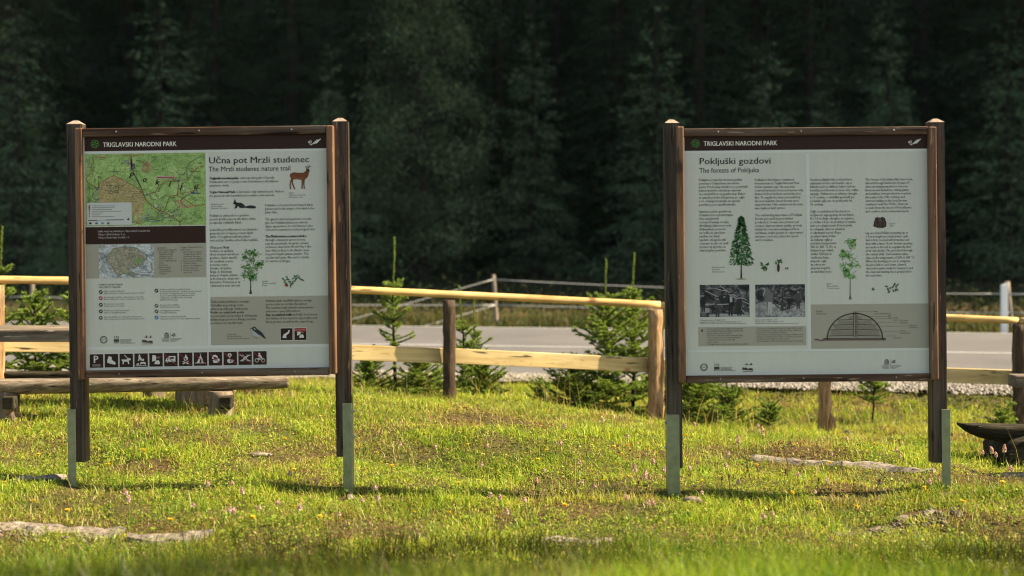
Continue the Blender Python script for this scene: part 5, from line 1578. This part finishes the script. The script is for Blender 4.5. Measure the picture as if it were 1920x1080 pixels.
PG, YG, SG = "pink flower spikes in the lawn", "small yellow flowers in the lawn", "brown seed heads in the lawn"
named = ((1388, 820, .13, "large pink flower spike standing alone left of the split fence post"), (1433, 805, .15, "pointed pink flower spike under the middle of the spruce board"),
         (1201, 893, .13, "tall pair-topped pink spike just left of the steel bracket"), (1197, 880, .12, "pink flower spike rising behind a taller one, left of the steel bracket"),
         (1881, 792, .17, "long stemmed pink flower in front of the mossy log bench"), (1862, 840, .12, "pink bud on upright stem below the mossy bench's tip"), (1880, 838, .13, "pink bud with kinked stem below the mossy bench"))
for px, py, h, lb in named: flower("spike", "pink_flower", px, py, h, lb, "flower", PG)
pp = [(1296, 877), (1365, 870), (1219, 865), (1130, 782), (1137, 782), (1420, 790), (1399, 801), (1367, 848), (1360, 872), (1383, 905), (1320, 925), (1222, 945), (1170, 935), (1215, 947), (1118, 912), (1090, 902), (1178, 815), (1300, 760), (1303, 790), (1584, 820), (1679, 842), (1688, 852), (1560, 848), (1548, 900), (1520, 920), (1448, 965), (1435, 975), (1870, 850), (1856, 770),
      (1840, 845), (1900, 880), (707, 915), (706, 935), (685, 938), (640, 967), (524, 945), (566, 955), (492, 955), (930, 928), (937, 935), (1006, 902), (985, 940), (952, 985), (390, 910), (433, 908), (438, 958), (440, 962), (240, 940), (233, 928), (358, 950), (455, 925), (329, 802), (752, 830), (818, 836), (912, 835), (905, 870), (1020, 880), (1062, 795), (1050, 830), (1084, 866), (1240, 880), (1495, 890), (1640, 905), (1740, 905), (600, 905), (545, 890)]
for k, (px, py) in enumerate(pp): flower("spike", "pink_flower", px, py, .05 + .045 * random.random(), "little pink flower spike among the short grass round the boards", "flower", PG)
yy = [(1064, 948), (1182, 832), (1168, 848), (1153, 835), (1112, 832), (1290, 812), (1420, 870), (1487, 925), (1636, 830), (1716, 780), (1722, 858), (1735, 915), (1738, 920), (1608, 950), (1598, 915), (1410, 880), (1244, 917), (1184, 893), (1026, 842), (878, 831), (908, 850), (733, 873), (706, 846), (553, 880), (548, 952), (596, 980), (663, 850), (478, 985), (14, 903), (60, 940), (128, 958), (538, 820), (262, 842), (1655, 832), (1640, 828), (1320, 900), (1530, 940), (1555, 865), (1010, 860), (860, 905), (780, 960), (320, 985), (845, 960), (1130, 900), (1880, 905), (1800, 940), (70, 850), (205, 870)]
for px, py in yy: flower("yellow", "yellow_flower", px, py, .035 + .03 * random.random(), "little yellow flower among the short grass round the boards", "flower", YG)
ss = [(1368, 895), (1375, 893), (1410, 880), (1425, 880), (1350, 900), (1470, 885), (1535, 900), (1003, 908), (1030, 905), (1227, 870), (1193, 905), (850, 835), (835, 838), (870, 845), (1870, 950), (1920, 880), (640, 900), (700, 910), (470, 930), (300, 905), (785, 838), (1640, 905), (1690, 860), (1500, 870), (1345, 870), (900, 920), (560, 915), (970, 830), (1100, 850), (1580, 870)]
for px, py in ss: flower("seed", "seed_head", px, py, .05 + .05 * random.random(), "small brown plantain seed head among the short grass", "seed head", SG)


# ------------------------------------------------------------------ young spruces along the fence
def needle_twigs(segs, g, nlen, step, width, tip_gain):
    """segs: (a, b, light) twig pieces -> needles standing round them and the twig itself"""
    A = np.array([s[0] for s in segs]); B_ = np.array([s[1] for s in segs]); Lg = np.array([s[2] for s in segs])
    ln = np.linalg.norm(B_ - A, axis=1)
    cnt = np.maximum(2, (ln / step).astype(int)) * 4
    i = np.repeat(np.arange(len(A)), cnt); n = len(i)
    t = g.uniform(0, 1, n)
    D = (B_ - A) / np.maximum(ln, 1e-6)[:, None]
    P0 = A[i] + (B_ - A)[i] * t[:, None]
    d = D[i]
    ref = np.where(np.abs(d[:, 2:3]) < .9, np.array([[0, 0, 1.0]]), np.array([[1.0, 0, 0]]))
    u = np.cross(d, ref); u /= np.linalg.norm(u, axis=1)[:, None]; v = np.cross(u, d)
    a = g.uniform(0, 2 * PI, n)
    rad = u * np.cos(a)[:, None] + v * (np.sin(a) * .8 + .25)[:, None]
    nd = d * .75 + rad * .8; nd /= np.linalg.norm(nd, axis=1)[:, None]
    tip = P0 + nd * (nlen * g.uniform(.7, 1.15, n))[:, None]
    sw = np.cross(nd, g.normal(0, 1, (n, 3))); sw /= np.linalg.norm(sw, axis=1)[:, None]; sw *= width / 2
    V = np.stack([P0 - sw, P0 + sw, tip], 1).reshape(-1, 3)
    F = np.arange(n * 3).reshape(-1, 3)
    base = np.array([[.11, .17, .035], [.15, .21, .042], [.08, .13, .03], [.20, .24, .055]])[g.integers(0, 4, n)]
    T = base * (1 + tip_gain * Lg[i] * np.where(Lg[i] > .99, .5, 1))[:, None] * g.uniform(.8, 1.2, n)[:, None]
    # the twigs
    m_ = len(A)
    ref = np.where(np.abs(D[:, 2:3]) < .9, np.array([[0, 0, 1.0]]), np.array([[1.0, 0, 0]]))
    u = np.cross(D, ref); u /= np.linalg.norm(u, axis=1)[:, None]; v = np.cross(u, D)
    tv, tf, tt = [], [], []
    for w_ in (u, v):
        q_ = np.stack([A - w_ * .0022, A + w_ * .0022, B_ + w_ * .0016, B_ - w_ * .0016], 1).reshape(-1, 3)
        o = len(V) + len(tv) * m_ * 4
        f = np.arange(m_ * 4).reshape(-1, 4) + o
        tf.append(np.concatenate([f[:, [0, 1, 2]], f[:, [0, 2, 3]]]))
        tv.append(q_); tt.append(np.tile(np.array([[.13, .09, .045]]), (m_ * 4, 1)))
    return np.concatenate([V] + tv), np.concatenate([F] + tf), np.concatenate([np.repeat(T, 3, 0)] + tt)


def young_spruce(label, px, d, py_base, H, Rb, seed, tops=((0, 0, 1.0),), dens=1.0, low=.04, leader=.28, thin=False):
    p_ = at(px, py_base, d)
    zb = gz(p_.x, p_.y)
    root = empty("young_spruce", (p_.x, p_.y, zb))
    tag(root, label, "young spruce", "young spruces along the fence")
    g = np.random.default_rng(seed); gr = random.Random(seed)
    segs = []
    bm = bmesh.new()
    for tx, ty, hs in tops:
        Ht = H * hs
        top = Vector((tx + gr.uniform(-.02, .02), ty, Ht))
        st = Vector((tx * .3, ty * .3, -.04))
        axis = lambda t: st.lerp(top, t) + Vector((.012 * math.sin(t * 7 + seed), 0, 0))
        log_bm(bm, [axis(t) for t in (0, .3, .6, .85, 1)], [.0055 + .009 * H, .004 + .007 * H, .004 + .003 * H, .0042, .003], 8, .08, seed=seed, sub=3)
        # bare leader shoot with its own needles
        for k in range(6): segs.append((axis(1 - leader + leader * k / 6), axis(1 - leader + leader * (k + 1) / 6), 1.0))
        nlev = max(4, int((6 + 7 * H * (1 - leader)) * dens))
        for lv in range(nlev + 1):
            t0 = low + (1 - leader - low) * (lv / nlev) ** .9
            t = t0
            L0 = Rb * (1 - t) ** .8 * (.55 if lv == nlev else 1)
            if lv == nlev: L0 = max(L0, .10)
            nb = gr.randint(5, 7) if lv % 2 == 0 or lv == nlev else gr.randint(2, 4)
            if thin: nb = max(2, nb - 2)
            a0 = gr.uniform(0, 6.28)
            for b_ in range(nb):
                a = a0 + b_ * 2 * PI / nb + gr.uniform(-.3, .3)
                L1 = L0 * gr.uniform(.35, 1.25)
                if lv < nlev: t = max(.02, t0 + gr.uniform(-.5, .5) * (1 - leader) / nlev)
                el = .15 + .75 * t + gr.uniform(-.12, .12)
                o = axis(t)
                dirn = Vector((math.cos(a) * math.cos(el), math.sin(a) * math.cos(el), math.sin(el)))
                n_ = max(2, int(L1 / .06))
                prev = Vector(o)
                for k in range(n_):
                    f = (k + 1) / n_
                    nx_ = Vector(o) + dirn * (L1 * f) + Vector((0, 0, -.18 * L1 * f * (1 - t) + .12 * L1 * f * f))
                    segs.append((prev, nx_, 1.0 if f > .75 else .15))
                    # side twigs in the flat of the branch
                    if k >= 1 or L1 < .12:
                        for sd in (-1, 1):
                            for rep in range(2):
                                side = dirn.cross(Vector((0, 0, 1))).normalized() * sd
                                ls = L1 * (.45 - .17 * rep) * (1 - f * .7) * gr.uniform(.6, 1.2) + .02
                                e = nx_ + (dirn * (.62 - .3 * rep) + side * .75 + Vector((0, 0, gr.uniform(-.2, .3)))) * ls
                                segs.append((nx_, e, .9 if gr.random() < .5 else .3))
                    prev = nx_
    o = from_bm("trunk", bm, M_trunk, root, smooth=True)
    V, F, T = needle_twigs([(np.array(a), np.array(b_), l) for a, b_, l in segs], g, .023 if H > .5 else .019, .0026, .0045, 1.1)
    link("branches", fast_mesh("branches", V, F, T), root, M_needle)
    return root


young_spruce("slender young spruce with a tall bare leader right of the map board", 740, 12.6, 745, 1.34, .26, 1, low=.26, leader=.33, thin=True, dens=1.0)
young_spruce("low bushy spruce seedling at the foot of the slender one", 785, 12.45, 745, .34, .32, 2, leader=.15, dens=2.0)
young_spruce("low dark spruce seedling close beside the map board", 690, 12.55, 745, .28, .26, 3, leader=.15, dens=1.8)
young_spruce("forked young spruce just right of the bark covered post", 874, 12.75, 745, 1.04, .30, 4, ((-.04, 0, 1.0), (.09, .03, .92)), low=.06, leader=.36, dens=.95, thin=True)
young_spruce("bushy young spruce with tall leader between the two middle posts", 1137, 12.75, 790, 1.37, .41, 5, leader=.28, dens=1.6)
young_spruce("bushy young spruce touching the stripped post", 1186, 12.95, 790, 1.44, .39, 6, leader=.27, dens=1.6)
young_spruce("low dark spruce at the left skirt of the bushy pair", 1078, 12.7, 790, .50, .42, 7, leader=.15, dens=2.2)
young_spruce("broad low spruce right of the stripped post, under the spruce board", 1300, 12.75, 800, .55, .50, 8, leader=.15, dens=2.2)
young_spruce("feathery small spruce beneath the left half of the spruce board", 1366, 12.2, 800, .36, .30, 9, leader=.2, dens=1.8)
young_spruce("tiny spruce seedling below the old photographs", 1442, 12.0, 800, .28, .17, 10, leader=.3, dens=1.2)
young_spruce("young spruce half hidden behind the charcoal diagram", 1637, 13.0, 790, .62, .22, 11, low=.38, leader=.25, dens=.9)
young_spruce("tall bright young spruce at the left picture edge behind the fence", 4, 11.45, 700, 1.30, .24, 12, leader=.28, dens=.8)
young_spruce("bushy spruce between the left fence posts", 66, 11.75, 700, .80, .40, 13, leader=.14, dens=1.4)
young_spruce("spreading spruce behind the map board's left post", 150, 11.7, 700, .92, .48, 14, leader=.15, dens=1.3)
young_spruce("small spruce seedling in the rough grass left of the bushy pair", 1012, 12.5, 790, .30, .16, 15, leader=.3)
young_spruce("small spruce beside the mossy bench and the last fence post", 1880, 11.4, 800, .28, .2, 16, leader=.2, dens=1.2)
young_spruce("drooping little spruce in front of the forked one", 905, 12.3, 745, .36, .28, 17, leader=.2, dens=1.8)
# ------------------------------------------------------------------ the wood beyond the road
def spruce_parts(H, Rb, seed, dens=1.0, bare_to=.06, droop=.35, shade=1.0):
    g = np.random.default_rng(seed)
    bm = bmesh.new()
    log_bm(bm, [Vector((0, 0, -.5)), Vector((0, 0, H * .3)), Vector((0, 0, H * .7)), Vector((0, 0, H))], [.013 * H + .03, .009 * H + .02, .005 * H, .01], 9, .05, seed=seed, sub=3)
    tm = bpy.data.meshes.new("trunk"); bm.to_mesh(tm); bm.free(); tm.materials.append(M_trunk)
    nbr = int(H * 26 * dens)
    t = bare_to + (1 - bare_to) * (1 - np.sqrt(g.uniform(0, 1, nbr)) * .995) ** 1.0
    t = np.clip(t, bare_to, .995)
    a = g.uniform(0, 2 * PI, nbr)
    gap = .72 + .42 * np.sin(a * 2 + t * 19 + seed) * np.sin(t * 31 + seed * 2)
    L = Rb * (1 - t) ** .82 * g.uniform(.62, 1.1, nbr) * np.clip(gap, .45, 1.15) + .12
    ns = np.maximum(5, (L / .10 * 2.4).astype(int))
    i = np.repeat(np.arange(nbr), ns); n = len(i)
    f = np.sqrt(g.uniform(0.02, 1, n))
    r = L[i] * f
    z = t[i] * H + L[i] * (.16 * f - droop * f * f * (1.3 - t[i])) 
    side = g.normal(0, .16, n) * L[i] * (.35 + f * .6)
    ca, sa = np.cos(a[i]), np.sin(a[i])
    P0 = np.stack([ca * r - sa * side, sa * r + ca * side, z + g.normal(0, .04, n)], 1)
    # spray: a narrow diamond pointing outwards and hanging
    ln = g.uniform(.08, .20, n) * (.7 + .025 * H); wd = ln * g.uniform(.22, .42, n)
    da = a[i] + g.normal(0, .55, n)
    dz = g.normal(-.35, .35, n)
    D = np.stack([np.cos(da), np.sin(da), dz], 1); D /= np.linalg.norm(D, axis=1)[:, None]
    U = np.cross(D, g.normal(0, 1, (n, 3)) * .6 + np.array([0, 0, 1.0])); U /= np.linalg.norm(U, axis=1)[:, None]
    V = np.stack([P0 - D * ln[:, None] * .35, P0 + U * wd[:, None] * .5, P0 + D * ln[:, None] * .65, P0 - U * wd[:, None] * .5], 1).reshape(-1, 3)
    F = np.arange(n * 4).reshape(-1, 4)
    bt = g.uniform(.8, 1.15, nbr)
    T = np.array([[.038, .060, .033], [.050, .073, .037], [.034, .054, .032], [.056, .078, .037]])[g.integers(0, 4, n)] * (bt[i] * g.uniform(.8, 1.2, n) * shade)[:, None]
    cm = fast_mesh("crown", V, F, np.repeat(T, 4, 0)); cm.materials.append(M_conifer)
    return tm, cm


def larch_parts(H, Rb, seed):
    """loose grey green crown of clumps with gaps"""
    g = np.random.default_rng(seed)
    bm = bmesh.new()
    log_bm(bm, [Vector((0, 0, -.5)), Vector((.1, 0, H * .3)), Vector((-.1, 0, H * .7)), Vector((0, 0, H))], [.22, .17, .09, .02], 9, .06, seed=seed, sub=3)
    ncl = 170
    t = g.uniform(.08, 1, ncl); a = g.uniform(0, 2 * PI, ncl)
    r = Rb * np.sin(PI * np.clip(t * .8 + .2, 0, 1)) ** .6 * g.uniform(.15, 1, ncl) ** .6
    C = np.stack([np.cos(a) * r, np.sin(a) * r, t * H + g.normal(0, .3, ncl)], 1)
    for c_ in C[::3]:
        log_bm(bm, [Vector((0, 0, max(.5, c_[2] - .25 * H * .3))), Vector(c_)], [.05, .012], 5, 0)
    tm = bpy.data.meshes.new("trunk"); bm.to_mesh(tm); bm.free(); tm.materials.append(M_trunk)
    k = 150
    n = ncl * k
    P0 = np.repeat(C, k, 0) + g.normal(0, 1, (n, 3)) * np.repeat(g.uniform(.22, .5, ncl), k)[:, None] * np.array([1, 1, .7])
    s = g.uniform(.035, .085, n)
    nn = g.normal(0, 1, (n, 3)); nn[:, 2] += .6; nn /= np.linalg.norm(nn, axis=1)[:, None]
    ux = np.cross(nn, g.normal(0, 1, (n, 3))); ux /= np.linalg.norm(ux, axis=1)[:, None]; uy = np.cross(nn, ux)
    V = np.stack([P0 + ux * s[:, None], P0 + uy * s[:, None] * .6, P0 - ux * s[:, None], P0 - uy * s[:, None] * .6], 1).reshape(-1, 3)
    T = 1.2 * np.array([[.075, .105, .05], [.10, .13, .065], [.06, .085, .045]])[g.integers(0, 3, n)] * np.repeat(g.uniform(.6, 1.3, ncl), k)[:, None]
    cm = fast_mesh("crown", V, np.arange(n * 4).reshape(-1, 4), np.repeat(T, 4, 0)); cm.materials.append(M_conifer)
    return tm, cm


def tree(name, parts, x, y, sc, rz, label, group=None, cat="tree", sxy=1.0):
    root = empty(name, (x, y, gz(x, y)), (0, 0, rz))
    root.scale = (sc * sxy, sc * sxy, sc)
    tag(root, label, cat, group)
    link("trunk", parts[0], root); link("crown", parts[1], root)
    return root


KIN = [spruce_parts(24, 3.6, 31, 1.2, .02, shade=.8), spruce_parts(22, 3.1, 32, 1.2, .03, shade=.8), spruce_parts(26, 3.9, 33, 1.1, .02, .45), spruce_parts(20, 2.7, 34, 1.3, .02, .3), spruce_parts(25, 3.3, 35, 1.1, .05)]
SMALL = [spruce_parts(8, 2.1, 41, 2.2, .01, .22, 2.1), spruce_parts(7, 1.75, 42, 2.2, .01, .2, 2.0)]  # front spruces: lit look put into lighter tints than the rows behind
LARCH = larch_parts(10.5, 2.4, 51)


def px_tree(name, parts, px, d, ptop, hs, rz, label, group=None, sxy=1.0):
    """tree whose tip is seen at row ptop"""
    x = (px - CX) / FP * d
    h = zat(ptop, d) - gz(x, d)
    return tree(name, parts, x, d, h / hs, rz, label, group, sxy=sxy)


FG = "spruces at the edge of the wood"
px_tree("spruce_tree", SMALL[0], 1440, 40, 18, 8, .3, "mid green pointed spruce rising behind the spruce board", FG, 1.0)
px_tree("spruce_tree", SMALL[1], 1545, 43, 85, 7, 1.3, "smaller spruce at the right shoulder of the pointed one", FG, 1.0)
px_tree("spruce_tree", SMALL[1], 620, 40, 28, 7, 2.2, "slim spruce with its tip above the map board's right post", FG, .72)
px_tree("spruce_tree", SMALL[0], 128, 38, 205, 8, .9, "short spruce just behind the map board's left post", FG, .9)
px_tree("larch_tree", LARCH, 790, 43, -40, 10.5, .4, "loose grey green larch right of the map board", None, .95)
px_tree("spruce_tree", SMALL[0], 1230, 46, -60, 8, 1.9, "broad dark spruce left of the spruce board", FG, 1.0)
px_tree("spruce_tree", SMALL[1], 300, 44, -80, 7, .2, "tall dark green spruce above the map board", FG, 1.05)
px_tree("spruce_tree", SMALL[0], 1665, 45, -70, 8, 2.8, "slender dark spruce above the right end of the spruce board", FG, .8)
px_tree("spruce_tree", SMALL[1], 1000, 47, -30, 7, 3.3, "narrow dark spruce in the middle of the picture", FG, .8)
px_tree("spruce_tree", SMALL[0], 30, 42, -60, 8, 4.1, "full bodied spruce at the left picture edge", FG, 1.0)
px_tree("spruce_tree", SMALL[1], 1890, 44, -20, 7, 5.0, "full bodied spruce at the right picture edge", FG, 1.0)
gt = random.Random(77)
placed = []
for row, (y0, y1, n, wid) in enumerate(((47, 54, 30, 33), (55, 66, 32, 40), (67, 84, 34, 48), (85, 110, 34, 58))):
    for k in range(n):
        for _ in range(30):
            x = -wid + 2 * wid * (k + gt.uniform(.05, .95)) / n; y = gt.uniform(y0, y1)
            if all((x - a) ** 2 + (y - b_) ** 2 > 2.6 ** 2 for a, b_ in placed): break
        placed.append((x, y))
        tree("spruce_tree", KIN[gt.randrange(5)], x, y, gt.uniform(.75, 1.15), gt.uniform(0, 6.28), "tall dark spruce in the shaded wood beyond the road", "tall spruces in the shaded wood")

# ------------------------------------------------------------------ thin morning air between the lawn and the wood
bm = bmesh.new()
bm_box(bm, (-170, -70, -2.0), (170, 200, 190))
hz = from_bm("haze", bm, None)
m = bpy.data.materials.new("morning haze"); m.use_nodes = True
N, L = m.node_tree.nodes, m.node_tree.links
N.remove(N["Principled BSDF"])
pv = N.new("ShaderNodeVolumePrincipled")
pv.inputs["Color"].default_value = (0.62, 0.82, 1.0, 1)
pv.inputs["Density"].default_value = 0.00007
L.new(pv.outputs[0], N["Material Output"].inputs["Volume"])
hz.data.materials.append(m)
hz["kind"] = "stuff"
